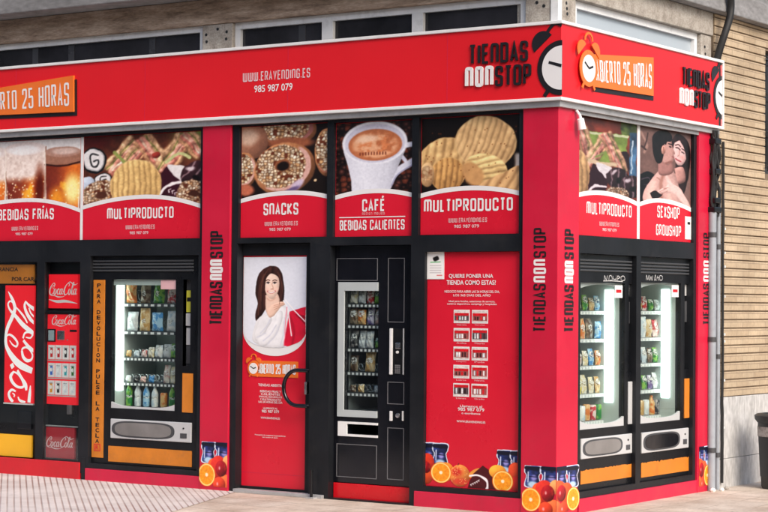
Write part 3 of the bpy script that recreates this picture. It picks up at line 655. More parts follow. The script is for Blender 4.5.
def pic_woman():
    cv = Cv(157, 388, 118, 480, 260, (228, 231, 244)); cv.warp(3, .03); X, Y = cv.X, cv.Y
    cv.put(sm(200, 388, X) * .25, (206, 210, 228))
    n = fbm(X * .14, Y * .014, 3); hc = np.array((66, 40, 36)) * (.55 + .95 * n[..., None])
    cv.blob([(254, 149), (282, 153), (299, 176), (306, 222), (306, 270), (292, 300), (250, 300), (228, 326), (210, 356), (203, 330), (211, 290), (203, 250), (209, 196), (226, 162)], hc, vol=8, k=.3)
    cv.blob([(238, 256), (282, 250), (290, 298), (244, 322)], (238, 198, 180), vol=5, k=.12); cv.line([(244, 268), (258, 277), (276, 266)], 4, (216, 170, 150), soft=.9)
    m = cv.blob([(236, 200), (244, 178), (264, 170), (284, 184), (289, 214), (284, 244), (272, 266), (258, 270), (244, 256), (237, 230)], (248, 212, 194), vol=9, k=.18)
    cv.ell(246, 236, 8, 7, (246, 200, 184), soft=.9); cv.ell(278, 234, 7, 7, (246, 200, 184), soft=.9)
    cv.blob([(226, 190), (246, 162), (276, 160), (297, 186), (296, 214), (284, 190), (262, 178), (246, 188), (238, 214), (236, 246), (222, 240)], hc, vol=4, k=.3)
    for x0, x1 in ((241, 255), (266, 280)):
        cv.line([(x0, 205), ((x0 + x1) / 2, 201), (x1, 204)], 3.2, (84, 54, 46)); cx = (x0 + x1) / 2
        cv.ell(cx, 212, 6.6, 3.4, (240, 232, 230)); cv.ell(cx + .5, 212, 3.2, 3.4, (52, 34, 32)); cv.line([(x0 + .5, 212), (cx, 208.4), (x1 - .5, 211)], 2.2, (44, 28, 28))
    cv.line([(262, 214), (266, 229), (258, 233)], 2.4, (204, 150, 130)); cv.line([(258, 233), (268, 233)], 2.4, (186, 128, 112))
    cv.line([(247, 241.5), (260, 247), (274, 240.5)], 5.5, (190, 92, 92)); cv.line([(249, 242), (260, 246.2), (272, 241.3)], 3.2, (252, 248, 246))
    bl = np.array((242, 240, 244)) * (.92 + .12 * fbm(X * .03, Y * .05, 12, 5)[..., None])
    cv.blob([(206, 352), (232, 326), (258, 320), (288, 300), (318, 302), (330, 350), (322, 404), (310, 446), (255, 452), (200, 430), (192, 402)], bl, vol=10, k=.14)
    m = cv.blob([(196, 402), (214, 352), (238, 330), (256, 330), (262, 350), (244, 386), (226, 420), (206, 424)], bl * .985, vol=6, k=.12)
    m = cv.blob([(206, 420), (240, 396), (270, 360), (282, 322), (300, 316), (304, 340), (290, 384), (262, 424), (226, 446)], bl, vol=6, k=.14)
    for q in (((222, 398), (244, 372), (256, 346)), ((232, 424), (258, 400), (280, 366)), ((250, 434), (276, 404), (292, 370)), ((296, 440), (306, 400), (312, 340)), ((210, 412), (228, 404), (240, 396))): cv.line(list(q), 4, (208, 208, 220), soft=.95)
    cv.blob([(244, 324), (250, 304), (266, 290), (290, 281), (308, 281), (309, 292), (294, 301), (284, 316), (270, 332), (254, 338)], (240, 198, 178), vol=5, k=.2)
    for q in (((270, 296), (304, 285)), ((270, 303), (300, 292)), ((272, 310), (292, 300))): cv.line(list(q), 1.8, (184, 130, 112), smooth=False)
    cv.blob([(328, 316), (388, 296), (388, 424), (332, 446), (308, 440)], np.array((206, 30, 62)) * (.86 + .3 * fbm(X * .02, Y * .02, 5)[..., None]), smooth=False); cv.blob([(346, 324), (388, 366), (388, 330)], (156, 14, 44), smooth=False)
    cv.line([(328, 330), (344, 380), (340, 440)], 8, (170, 20, 50), soft=.9)
    cv.line([(304, 276), (322, 312), (336, 404)], 3.6, (250, 244, 246)); cv.line([(312, 272), (350, 316), (386, 352)], 3.6, (250, 244, 246)); cv.line([(318, 300), (310, 440)], 3, (236, 120, 140))
    for x0, y0, x1, y1, x2, y2 in ((232, 178, 216, 240, 214, 330), (240, 170, 222, 230, 222, 310), (290, 180, 300, 230, 296, 280), (284, 172, 296, 214, 290, 292), (250, 160, 228, 196, 222, 280)): cv.line([(x0, y0), (x1, y1), (x2, y2)], 1.6, (112, 74, 62), soft=.8)
    cv.con = .3; cv.blur(.8); cv.grain(1.2); return cv

def orange_half(cv, cx, cy, rx, ry, rot=0):
    cv.ell(cx, cy, rx * 1.08, ry * 1.06, (226, 112, 28), rot, alpha=1); cv.ell(cx, cy, rx, ry, (255, 214, 140), rot)
    r, u, v = cv.er(cx, cy, rx * .9, ry * .9, rot); a = np.arctan2(v, u); seg = np.abs(((a / (2 * math.pi) * 10) % 1) - .5)
    n = fbm(cv.X * .08, cv.Y * .08, 3); c = np.array((244, 146, 44)) * (.86 + .3 * n)[..., None]
    cv.put((1 - sm(.96, 1.02, r)), c); cv.put((1 - sm(.92, 1.0, r)) * sm(.44, .5, seg) * .6, (255, 206, 130)); cv.ell(cx, cy, rx * .17, ry * .17, (255, 232, 196), rot, soft=.3)
def apple(cv, cx, cy, rx, ry, col=(150, 32, 46), hi=(226, 150, 150)):
    cv.ell(cx, cy, rx, ry, col, shade=.4, alpha=1); r, u, v = cv.er(cx, cy, rx, ry); cv.put((1 - sm(.9, 1, r)) * sm(.5, .75, fbm(u * 3 + cx, v * 1.2, 4)) * .4, (214, 90, 60)); cv.ell(cx - rx * .3, cy - ry * .05, rx * .14, ry * .22, hi, soft=.6)
def bottle_print(cv, cx, cy, w, h, sd=0):
    o = [(cx - w * .5, cy - h * .5), (cx + w * .5, cy - h * .5), (cx + w * .55, cy - h * .2), (cx + w * .42, cy), (cx + w * .5, cy + h * .5), (cx - w * .5, cy + h * .5), (cx - w * .42, cy), (cx - w * .55, cy - h * .2)]
    cv.blob([(cx + (x - cx) * 1.16, cy + (y - cy) * 1.1) for x, y in o], (206, 216, 240), alpha=1)
    n = fbm(cv.X * .03 + sd, cv.Y * .05, 4 + sd); cv.blob(o, np.array((44, 58, 104)) * (.45 + 1.1 * n)[..., None], alpha=1, smooth=True, vol=w * .14, k=.7)
    cv.line([(cx - w * .46, cy - h * .4), (cx + w * .46, cy - h * .38)], h * .2, (24, 30, 52)); cv.ell(cx + w * .08, cy + h * .08, w * .2, h * .14, (142, 138, 196), soft=.5); cv.line([(cx - w * .4, cy + h * .02), (cx + w * .4, cy + h * .04)], h * .05, (28, 34, 62))
    cv.ell(cx, cy + h * .42, w * .36, h * .16, (170, 196, 222), soft=.4); cv.line([(cx - w * .32, cy - h * .2), (cx - w * .34, cy + h * .3)], w * .07, (196, 206, 236))
RED_PRINT = (214, 30, 58)
def pic_fruit(x0, x1, kind):
    cv = Cv(x0, x1, 70, 530, 90, RED_PRINT); cv.a[:] = 0
    if kind == 'corner_front' or kind == 'left':
        bottle_print(cv, 125, 170, 128, 190, 1); bottle_print(cv, 285, 165, 150, 190, 5)
        cv.ell(180, 300, 60, 70, (222, 90, 50), alpha=1, shade=.3); cv.ell(235, 320, 90, 120, (196, 62, 52), alpha=1, shade=.3); cv.ell(330, 470, 90, 90, (216, 110, 70), alpha=1, shade=.3); cv.ell(340, 260, 60, 70, (226, 150, 100), alpha=1, shade=.3)
        apple(cv, 265, 325, 62, 78); apple(cv, 245, 480, 66, 72, (206, 76, 52)); orange_half(cv, 108, 395, 88, 108)
    else:
        bottle_print(cv, 380, 165, 96, 190, 5); bottle_print(cv, 485, 175, 90, 190, 2)
        cv.ell(350, 300, 80, 100, (220, 96, 60), alpha=1, shade=.3); cv.ell(330, 470, 60, 80, (214, 110, 70), alpha=1, shade=.3); cv.ell(430, 330, 60, 100, (214, 90, 56), alpha=1, shade=.3)
        apple(cv, 385, 325, 42, 78); apple(cv, 405, 480, 46, 72, (206, 76, 52)); orange_half(cv, 492, 395, 56, 108)
    cv.a[cv.Y > 508] = 0; cv.grain(3, .04); return cv
def pic_fruit_strip():
    cv = Cv(50, 708, 24, 350, 300, (214, 28, 54)); cv.a[:] = 0; X = cv.X
    for cx in (78, 162, 620, 712): bottle_print(cv, cx, 112 if cx < 300 else 135, 92, 150, cx)
    cv.ell(70, 180, 50, 70, (206, 70, 50), alpha=1, shade=.3); cv.ell(60, 290, 50, 50, (206, 90, 54), alpha=1, shade=.3); apple(cv, 62, 215, 30, 44)
    cv.ell(205, 240, 60, 70, (226, 140, 60), alpha=1, shade=.3)
    cv.ell(305, 262, 72, 82, (218, 138, 78), alpha=1, shade=.35); cv.ell(280, 235, 36, 30, (196, 60, 50), soft=.7); cv.ell(310, 305, 60, 24, (206, 80, 60), soft=.6); cv.line([(290, 185), (296, 172)], 6, (70, 40, 26), alpha=1)
    for i in range(40): cv.ell(300 + random.uniform(-55, 60), 255 + random.uniform(-55, 60), 2.4, 2.4, (246, 206, 140), soft=.5)
    cv.ell(420, 235, 60, 30, (222, 150, 80), -30, alpha=1)
    cv.blob([(466, 175), (530, 220), (580, 300), (596, 350), (360, 350), (372, 300), (400, 240)], (84, 26, 36), alpha=1, smooth=False)
    cv.line([(376, 258), (430, 250), (490, 276), (500, 322), (492, 345)], 12, (238, 232, 236)); cv.line([(450, 256), (494, 292), (502, 340)], 10, (238, 232, 236))
    for x, y in ((384, 322), (398, 314), (412, 306), (426, 297), (438, 288)): cv.line([(x + 5, y - 5), (x - 4, y), (x + 3, y + 7)], 4, (244, 236, 238), smooth=False)
    cv.ell(570, 215, 60, 50, (236, 160, 70), alpha=1, shade=.3); cv.ell(690, 200, 46, 60, (210, 84, 54), alpha=1, shade=.3); cv.ell(700, 300, 40, 60, (170, 44, 44), alpha=1, shade=.3)
    orange_half(cv, 168, 248, 70, 74); orange_half(cv, 606, 282, 68, 74); cv.a[cv.Y > 346] = 0; cv.grain(3, .04); return cv
def pic_shop(sd):
    r = random.Random(sd); cv = Cv(0, 100, 0, 90, 44, (226, 214, 210))
    cv.put((cv.Y < 90) * 1., (206, 196, 192)); top = r.randint(14, 30)
    cv.put((cv.Y > top - 10) * (cv.Y < top + 10) * 1., (190, 36, 48)); cv.put((cv.Y > top + 10) * (cv.Y < 78) * 1., (150, 90, 88) if r.random() < .6 else (96, 84, 86))
    for i in range(4):
        x = 12 + i * 20 + r.uniform(-3, 3); c = r.choice([(236, 232, 230), (206, 216, 220), (60, 40, 44), (196, 40, 50)])
        cv.put((cv.X > x) * (cv.X < x + r.uniform(8, 14)) * (cv.Y > top + 16) * (cv.Y < 72) * 1., c)
    cv.grain(8, .1, sd); return cv
def pic_drinks(sd):
    r = random.Random(sd); cv = Cv(0, 50, 0, 90, 24, (232, 226, 226))
    c = [(196, 30, 40), (60, 110, 190), (60, 160, 170), (70, 120, 60), (230, 150, 40), (40, 40, 44), (210, 214, 222)][sd % 7]
    cv.blob([(12, 14), (38, 14), (38, 80), (12, 80)], c, smooth=False); cv.ell(25, 42, 9, 14, (240, 238, 236)); cv.line([(14, 18), (14, 78)], 5, (250, 250, 250)); cv.line([(12, 14), (38, 14)], 6, (150, 150, 156)); cv.grain(4, .1, sd); return cv

# ================================================================ materials
RED = mat('red_vinyl', (.72, .013, .021), .34, var=.03, vscale=1.0, dirt=.015, rvar=.03, spec=.35)
REDP = mat('red_poster_vinyl', (.66, .010, .031), .30, var=.06, vscale=1.2, bump=.08, bscale=2.5)
REDW = mat('red_pillar_vinyl', (.56, .009, .040), .36, var=.09, vscale=1.6, dirt=.08, bump=.10, bscale=2.2)
REDM = mat('red_metal_plinth', (.58, .012, .022), .35, var=.10, vscale=2.5, dirt=.22)
PINKM = mat('pink_red_plinth', (.56, .012, .050), .4, var=.10, vscale=2.5, dirt=.15)
BLACK = mat('black_frame_paint', (.0105, .0118, .0150), .4, var=.3, vscale=2.0, dirt=.08, bump=.03, bscale=30, spec=.3)
BLACKM = mat('black_machine_paint', (.006, .0068, .009), .32, var=.3, vscale=3.0, dirt=.06, spec=.35)
BLACKG = mat('black_gloss_panel', (.006, .0065, .010), .16, var=.2)
BLACKL = mat('black_lettering', (.012, .010, .012), .4)
WHITEL = mat('white_lettering', (.80, .78, .78), .4, var=.03)
PINKL = mat('faded_white_lettering', (.74, .52, .54), .4, var=.05)
WHITE = mat('white_enamel', (.78, .78, .78), .35, var=.04, dirt=.12)
TRIM = mat('white_trim_metal', (.80, .80, .80), .35, var=.03, vscale=5, dirt=.08)
ALU = mat('aluminium_profile', (.44, .44, .45), .45, metal=.3, var=.12, vscale=4, dirt=.35)
ALUW = mat('window_frame_metal', (.74, .75, .76), .45, var=.08, vscale=4, dirt=.25)
ORANGE = mat('orange_board', (.80, .17, .022), .35, var=.05)
ORSHEET = mat('ochre_sheet', (.62, .20, .018), .45, var=.12, vscale=6, dirt=.18)
YELLOW = mat('yellow_sheet', (.88, .46, .02), .4, var=.05)
GREYP = mat('grey_pipe', (.30, .33, .37), .5, var=.12, vscale=6, dirt=.2)
DARKC = mat('dark_cable', (.012, .012, .013), .55, var=.3)
PLASTIC = mat('dark_bin_plastic', (.022, .026, .030), .5, var=.25, vscale=5, dirt=.15)
CHROME = mat('brushed_steel', (.62, .62, .64), .28, metal=1.0, var=.1, vscale=8)
SILV = mat('silver_plastic', (.60, .61, .62), .35, metal=.2, var=.05)
GREYD = mat('dark_grey_plastic', (.06, .062, .068), .4, var=.2)
MINT = mat('pale_machine_lining', (.50, .56, .54), .4, var=.06)
DIM = mat('dark_machine_lining', (.22, .235, .235), .4, var=.15)
TAG = mat('price_tag_paper', (.80, .80, .78), .5)
WIRE = mat('coil_wire', (.52, .55, .56), .3, metal=.7)
COLALIT = emit_mat('backlit_cola_red', (.62, .006, .014), .55)
SCRIPTLIT = emit_mat('backlit_white', (.8, .78, .78), .35)
COLA = mat('cola_red_plastic', (.62, .006, .014), .25, var=.05, vscale=2)
COLAD = mat('dull_red_plastic', (.42, .012, .025), .4, var=.1, vscale=3)
INK = print_mat('printed_vinyl')
GLASS = glass_mat('clear_glass', (.93, .96, .95))
GLASSD = glass_mat('tinted_glass', (.86, .90, .90))
PANE = mat('dark_window_glass', (.028, .028, .034), .10, var=.6, vscale=1.3, spec=.5, rvar=.06)
PANEP = mat('pale_window_glass', (.40, .46, .51), .2, var=.04, vscale=1.5)  # pale blue-grey base colour for the side wall's upper panes
TUBE = emit_mat('lit_tube', (.86, 1.0, .95), 3.4)
LABELY = mat('yellow_label', (.62, .60, .06), .5)
def weathered(name, c1, c2, c3, stretch=(1, 1, 1), scale=6.0, bump=.4):
    m = bpy.data.materials.new(name); m.use_nodes = True; nt = m.node_tree; N = nt.nodes; L = nt.links
    g = N.new('ShaderNodeNewGeometry'); mp = N.new('ShaderNodeMapping'); mp.inputs['Scale'].default_value = stretch
    L.new(g.outputs['Position'], mp.inputs['Vector'])
    n1 = N.new('ShaderNodeTexNoise'); n1.inputs['Scale'].default_value = scale; n1.inputs['Detail'].default_value = 10; n1.inputs['Roughness'].default_value = .68
    L.new(mp.outputs['Vector'], n1.inputs['Vector'])
    cr = N.new('ShaderNodeValToRGB'); e = cr.color_ramp.elements; e[0].position = .34; e[0].color = (*c1, 1); e[1].position = .68; e[1].color = (*c3, 1)
    k = e.new(.5); k.color = (*c2, 1); L.new(n1.outputs['Fac'], cr.inputs['Fac'])
    n2 = N.new('ShaderNodeTexNoise'); n2.inputs['Scale'].default_value = scale * 9; n2.inputs['Detail'].default_value = 5
    L.new(mp.outputs['Vector'], n2.inputs['Vector'])
    mx = N.new('ShaderNodeMix'); mx.data_type = 'RGBA'; mx.blend_type = 'OVERLAY'; mx.inputs['Factor'].default_value = .55
    L.new(cr.outputs['Color'], mx.inputs['A']); L.new(n2.outputs['Fac'], mx.inputs['B'])
    hs = N.new('ShaderNodeHueSaturation'); hs.inputs['Saturation'].default_value = 1.0; L.new(mx.outputs['Result'], hs.inputs['Color'])
    b = N['Principled BSDF']; b.inputs['Roughness'].default_value = .9; L.new(hs.outputs['Color'], b.inputs['Base Color'])
    bp = N.new('ShaderNodeBump'); bp.inputs['Strength'].default_value = bump; bp.inputs['Distance'].default_value = .02
    L.new(n1.outputs['Fac'], bp.inputs['Height']); L.new(bp.outputs['Normal'], b.inputs['Normal']); return m
LINTEL = weathered('weathered_lintel', (.15, .105, .075), (.37, .275, .205), (.56, .45, .36), (.35, .35, 2.2), 7)
CONC = weathered('rough_concrete', (.24, .21, .18), (.36, .325, .285), (.46, .43, .39), (1, 1, 1), 8)
SLAB = weathered('grey_ledge_render', (.17, .168, .17), (.215, .212, .215), (.26, .26, .265), (.6, .6, 1.6), 2, .08)
DADO = weathered('stained_render', (.38, .37, .36), (.47, .465, .46), (.54, .54, .54), (1.2, 1.2, .45), 3.2, .1)

# ---- brick: tinted brick by brick, faint vertical joints
def brick_mat():
    m = bpy.data.materials.new('tan_brick'); m.use_nodes = True; nt = m.node_tree; N = nt.nodes; L = nt.links
    g = N.new('ShaderNodeNewGeometry'); sp = N.new('ShaderNodeSeparateXYZ'); L.new(g.outputs['Position'], sp.inputs[0])
    cb = N.new('ShaderNodeCombineXYZ'); ad = N.new('ShaderNodeMath'); ad.operation = 'ADD'; ad.inputs[1].default_value = -.0165
    L.new(sp.outputs['Y'], cb.inputs['X']); L.new(sp.outputs['Z'], ad.inputs[0]); L.new(ad.outputs[0], cb.inputs['Y'])
    br = N.new('ShaderNodeTexBrick'); br.inputs['Scale'].default_value = 1; br.inputs['Brick Width'].default_value = .25; br.inputs['Row Height'].default_value = .0752
    br.inputs['Mortar Size'].default_value = .0035; br.inputs['Mortar Smooth'].default_value = .3; br.inputs['Bias'].default_value = 0
    br.inputs['Color1'].default_value = (.43, .325, .215, 1); br.inputs['Color2'].default_value = (.52, .41, .28, 1); br.inputs['Mortar'].default_value = (.29, .22, .155, 1)
    L.new(cb.outputs[0], br.inputs['Vector'])
    n = N.new('ShaderNodeTexNoise'); n.inputs['Scale'].default_value = 25; n.inputs['Detail'].default_value = 6; L.new(g.outputs['Position'], n.inputs['Vector'])
    mx = N.new('ShaderNodeMix'); mx.data_type = 'RGBA'; mx.blend_type = 'OVERLAY'; mx.inputs['Factor'].default_value = .22
    L.new(br.outputs['Color'], mx.inputs['A']); L.new(n.outputs['Fac'], mx.inputs['B'])
    n4 = N.new('ShaderNodeTexNoise'); n4.inputs['Scale'].default_value = 1.6; n4.inputs['Detail'].default_value = 7; L.new(g.outputs['Position'], n4.inputs['Vector'])
    r4 = N.new('ShaderNodeMapRange'); r4.inputs['From Min'].default_value = .35; r4.inputs['From Max'].default_value = .7; r4.inputs['To Min'].default_value = .82; r4.inputs['To Max'].default_value = 1.1
    L.new(n4.outputs['Fac'], r4.inputs['Value']); sc = N.new('ShaderNodeVectorMath'); sc.operation = 'SCALE'
    L.new(mx.outputs['Result'], sc.inputs[0]); L.new(r4.outputs['Result'], sc.inputs['Scale'])
    b = N['Principled BSDF']; b.inputs['Roughness'].default_value = .85; L.new(sc.outputs['Vector'], b.inputs['Base Color'])
    bp = N.new('ShaderNodeBump'); bp.inputs['Strength'].default_value = .25; bp.inputs['Distance'].default_value = .006; L.new(n.outputs['Fac'], bp.inputs['Height']); L.new(bp.outputs['Normal'], b.inputs['Normal'])
    return m
BRICK = brick_mat()
MORTAR = mat('mortar', (.19, .14, .095), .95, var=.2, vscale=12)

# ---- paving
def paving_mat(striped):
    m = bpy.data.materials.new('ribbed_paving' if striped else 'pale_paving'); m.use_nodes = True; nt = m.node_tree; N = nt.nodes; L = nt.links
    g = N.new('ShaderNodeNewGeometry'); b = N['Principled BSDF']; b.inputs['Roughness'].default_value = .75
    n = N.new('ShaderNodeTexNoise'); n.inputs['Scale'].default_value = 2.2; n.inputs['Detail'].default_value = 9; n.inputs['Roughness'].default_value = .65
    L.new(g.outputs['Position'], n.inputs['Vector'])
    cr = N.new('ShaderNodeValToRGB'); e = cr.color_ramp.elements; e[0].position = .33; e[1].position = .68
    if striped: e[0].color = (.54, .48, .46, 1); e[1].color = (.70, .65, .63, 1)
    else: e[0].color = (.42, .33, .26, 1); e[1].color = (.72, .64, .56, 1)
    L.new(n.outputs['Fac'], cr.inputs['Fac']); out = cr.outputs['Color']
    sp = N.new('ShaderNodeSeparateXYZ'); L.new(g.outputs['Position'], sp.inputs[0])
    if striped:
        ad = N.new('ShaderNodeMath'); ad.operation = 'ADD'; L.new(sp.outputs['X'], ad.inputs[0]); L.new(sp.outputs['Y'], ad.inputs[1])
        mo = N.new('ShaderNodeMath'); mo.operation = 'PINGPONG'; mo.inputs[1].default_value = .0375; L.new(ad.outputs[0], mo.inputs[0])
        rr = N.new('ShaderNodeMapRange'); rr.inputs['From Min'].default_value = .005; rr.inputs['From Max'].default_value = .0125; L.new(mo.outputs[0], rr.inputs['Value'])
        n3 = N.new('ShaderNodeTexNoise'); n3.inputs['Scale'].default_value = 1.1; n3.inputs['Detail'].default_value = 4; L.new(g.outputs['Position'], n3.inputs['Vector'])
        c2 = N.new('ShaderNodeValToRGB'); q = c2.color_ramp.elements; q[0].position = .4; q[1].position = .62; q[0].color = (.31, .20, .175, 1); q[1].color = (.50, .43, .405, 1)
        L.new(n3.outputs['Fac'], c2.inputs['Fac'])
        mx = N.new('ShaderNodeMix'); mx.data_type = 'RGBA'; L.new(rr.outputs['Result'], mx.inputs['Factor']); L.new(c2.outputs['Color'], mx.inputs['A']); L.new(out, mx.inputs['B']); out = mx.outputs['Result']
        bp = N.new('ShaderNodeBump'); bp.inputs['Strength'].default_value = .5; bp.inputs['Distance'].default_value = .006; L.new(rr.outputs['Result'], bp.inputs['Height']); L.new(bp.outputs['Normal'], b.inputs['Normal'])
    else:
        br = N.new('ShaderNodeTexBrick'); br.inputs['Scale'].default_value = 1; br.inputs['Brick Width'].default_value = .6; br.inputs['Row Height'].default_value = .4; br.inputs['Mortar Size'].default_value = .006
        br.inputs['Color1'].default_value = (.92, .92, .92, 1); br.inputs['Color2'].default_value = (1.06, 1.04, 1.02, 1); br.inputs['Mortar'].default_value = (.62, .58, .54, 1)
        L.new(g.outputs['Position'], br.inputs['Vector'])
        mx = N.new('ShaderNodeMix'); mx.data_type = 'RGBA'; mx.blend_type = 'MULTIPLY'; mx.inputs['Factor'].default_value = 1
        L.new(out, mx.inputs['A']); L.new(br.outputs['Color'], mx.inputs['B'])
        n5 = N.new('ShaderNodeTexNoise'); n5.inputs['Scale'].default_value = 38; n5.inputs['Detail'].default_value = 4; L.new(g.outputs['Position'], n5.inputs['Vector'])
        r5 = N.new('ShaderNodeMapRange'); r5.inputs['From Min'].default_value = .3; r5.inputs['From Max'].default_value = .7; r5.inputs['To Min'].default_value = .86; r5.inputs['To Max'].default_value = 1.08; L.new(n5.outputs['Fac'], r5.inputs['Value'])
        sc = N.new('ShaderNodeVectorMath'); sc.operation = 'SCALE'; L.new(mx.outputs['Result'], sc.inputs[0]); L.new(r5.outputs['Result'], sc.inputs['Scale']); out = sc.outputs['Vector']
    n6 = N.new('ShaderNodeTexNoise'); n6.inputs['Scale'].default_value = 3.4; n6.inputs['Detail'].default_value = 7; n6.inputs['Roughness'].default_value = .75; n6.inputs['Distortion'].default_value = .6; L.new(g.outputs['Position'], n6.inputs['Vector'])
    r6 = N.new('ShaderNodeMapRange'); r6.inputs['From Min'].default_value = .55; r6.inputs['From Max'].default_value = .72; r6.inputs['To Max'].default_value = .38; L.new(n6.outputs['Fac'], r6.inputs['Value'])
    vo = N.new('ShaderNodeTexVoronoi'); vo.inputs['Scale'].default_value = 4.5; L.new(g.outputs['Position'], vo.inputs['Vector'])
    r7 = N.new('ShaderNodeMapRange'); r7.inputs['From Min'].default_value = .07; r7.inputs['From Max'].default_value = .05; r7.inputs['To Max'].default_value = .45; L.new(vo.outputs['Distance'], r7.inputs['Value'])
    m7 = N.new('ShaderNodeMath'); m7.operation = 'MAXIMUM'; L.new(r6.outputs['Result'], m7.inputs[0]); L.new(r7.outputs['Result'], m7.inputs[1])
    m6 = N.new('ShaderNodeMix'); m6.data_type = 'RGBA'; L.new(m7.outputs[0], m6.inputs['Factor']); L.new(out, m6.inputs['A']); m6.inputs['B'].default_value = (.25, .20, .17, 1); out = m6.outputs['Result']
    L.new(out, b.inputs['Base Color']); return m
def structure(mb, name, m):
    o = mb.build(name, m); o['kind'] = 'structure'; return o
ASPH = mat('asphalt', (.05, .05, .052), .9, var=.2, vscale=2, bump=.3, bscale=120)
KERB = mat('kerb_stone', (.36, .35, .34), .8, var=.12, vscale=5)
structure(MB().quad((-400, -400, -.13), (400, -400, -.13), (400, 400, -.13), (-400, 400, -.13)), 'road', ASPH)
pv = MB().quad((-40, -3.6, 0), (4.6, -3.6, 0), (4.6, 60, 0), (-40, 60, 0))
structure(pv, 'pavement', paving_mat(False))
kb = MB(); kb.box(FR, -40, 4.75, -.2, .004, 3.6, 3.75); kb.box(SD, -3.6, 60, -.2, .004, 4.6, 4.75); structure(kb, 'kerb', KERB)
structure(MB().poly([(-14, -2.9, .004), (-1.9, -2.9, .004), (-3.06, .05, .004), (-14, .05, .004)]), 'ribbed_paving', paving_mat(True))

# ================================================================ the corner building
bld = thing('corner_building', 'corner building with tan brick side wall and weathered concrete band above the red shop', 'building')
ZB = .0
# panel and machine openings (world numbers on the facade plane)
P1L, P1R = -3.430, -3.121
S12 = (-4.841 - (-3.469 - -4.812) - .01, -3.464, 2.125, 3.048)
S3 = (-3.049, -2.136, 2.123, 3.060)
S4 = (-2.073, -1.310, 2.119, 3.048)
S5 = (-1.245, -0.331, 2.125, 3.049)
S67 = (0.337, 2.367, 2.122, 3.061)
A1 = (-6.35, -5.363, 0.153, 1.933)
A2 = (-5.270, -4.838, 0.162, 1.931)
B_ = (-4.718, -3.477, 0.153, 1.983)
DR = (-3.058, -2.299, .015, 2.078)
D_ = (-2.098, -1.311, .012, 2.052)
E_ = (-1.180, -0.323, 0.160, 1.993)
R1 = (0.368, 1.311, 0.155, 1.985)
R2 = (1.390, 2.367, 0.155, 1.985)
fr1 = MB().plate(FR, -6.6, P1L, .06, 3.125, -.16, 0, [S12, A1, A2, B_]); fr1.build('shop_frame', BLACK, bld, bevel=.003)
fr2 = MB().plate(FR, P1R, -0.289, 0, 3.125, -.16, 0, [S3, S4, S5, DR, D_, E_]); fr2.build('shop_frame', BLACK, bld, bevel=.003)
fr3 = MB().plate(SD, 0.328, 2.419, .06, 3.125, -.16, 0, [S67, R1, R2]); fr3.build('shop_frame', BLACK, bld, bevel=.003)
# red plinths under the frames
MB().box(FR, -6.6, -4.810, -.05, 0.153, -.1, .012).build('plinth', REDM, bld, bevel=.004)
MB().box(FR, -4.792, -4.751, -.05, .2, -.1, .004).build('plinth_joint', BLACK, bld)
MB().box(FR, -4.738, -3.407, -.05, 0.108, -.1, .016).build('plinth', PINKM, bld, bevel=.004)
MB().box(FR, -1.260, -0.277, -.05, 0.118, -.02, .012).build('plinth', PINKM, bld, bevel=.004)
MB().box(SD, 0.348, 2.456, -.05, 0.106, -.1, .014).build('plinth', PINKM, bld, bevel=.004)
# pillars with their lettering and fruit prints
PD = .02
def pillar(fr, s0, s1, box, txt, fruit, zf, kind):
    p = box.build('pillar', REDW, bld, bevel=.004)
    return p
pb = MB().box(FR, P1L + .002, P1R - .002, -.05, 3.13, -.2, PD)
p1 = pb.build('pillar', REDW, bld, bevel=.004)
pb = MB().box(FR, -0.287, PD, -.05, 3.13, -.31, PD); pb.v = [(x, min(y, 0.324), z) for x, y, z in pb.v]
p2 = pb.build('pillar', REDW, bld, bevel=.004)
p3 = MB().box(SD, 2.423, 2.664, -.05, 3.13, -.2, PD).build('pillar', REDW, bld, bevel=.004)
def pillar_text(par, fr, s0, s1, za, zb, zc, zd, ze, zf):
    lettering(fr, 'TIENDAS', s0, s1, za, zb, PD + .002, BLACKL, par, rot=True, weight=.14, gap=.8)
    lettering(fr, 'NON', s0, s1, zc, zd, PD + .002, WHITEL, par, rot=True, weight=.165, gap=1.0)
    lettering(fr, 'STOP', s0, s1, ze, zf, PD + .002, BLACKL, par, rot=True, weight=.14, gap=.8)
pillar_text(p1, FR, -3.332, -3.193, 1.392, 1.756, 1.769, 1.944, 1.957, 2.185)
pillar_text(p2, FR, -0.186, -0.078, 1.381, 1.743, 1.754, 1.930, 1.941, 2.166)
pillar_text(p2, SD, 0.084, 0.227, 1.378, 1.738, 1.750, 1.921, 1.933, 2.161)
pillar_text(p3, SD, 2.516, 2.632, 1.423, 1.778, 1.795, 1.975, 1.998, 2.212)
picture(pic_fruit(28, 330, 'left'), FR, P1L + .004, P1R - .004, .012, 0.407, PD + .002, INK, p1, 'fruit_print')
picture(pic_fruit(28, 340, 'corner_front'), FR, -0.273, -.0005 + PD, .012, 0.374, PD + .002, INK, p2, 'fruit_print')
picture(pic_fruit(340, 548, 'corner_side'), SD, .0005 - PD, 0.335, .012, 0.374, PD + .002, INK, p2, 'fruit_print')
picture(pic_fruit(340, 548, 'corner_side'), SD, 2.451, 2.674, .03, 0.388, PD + .002, INK, p3, 'fruit_print')
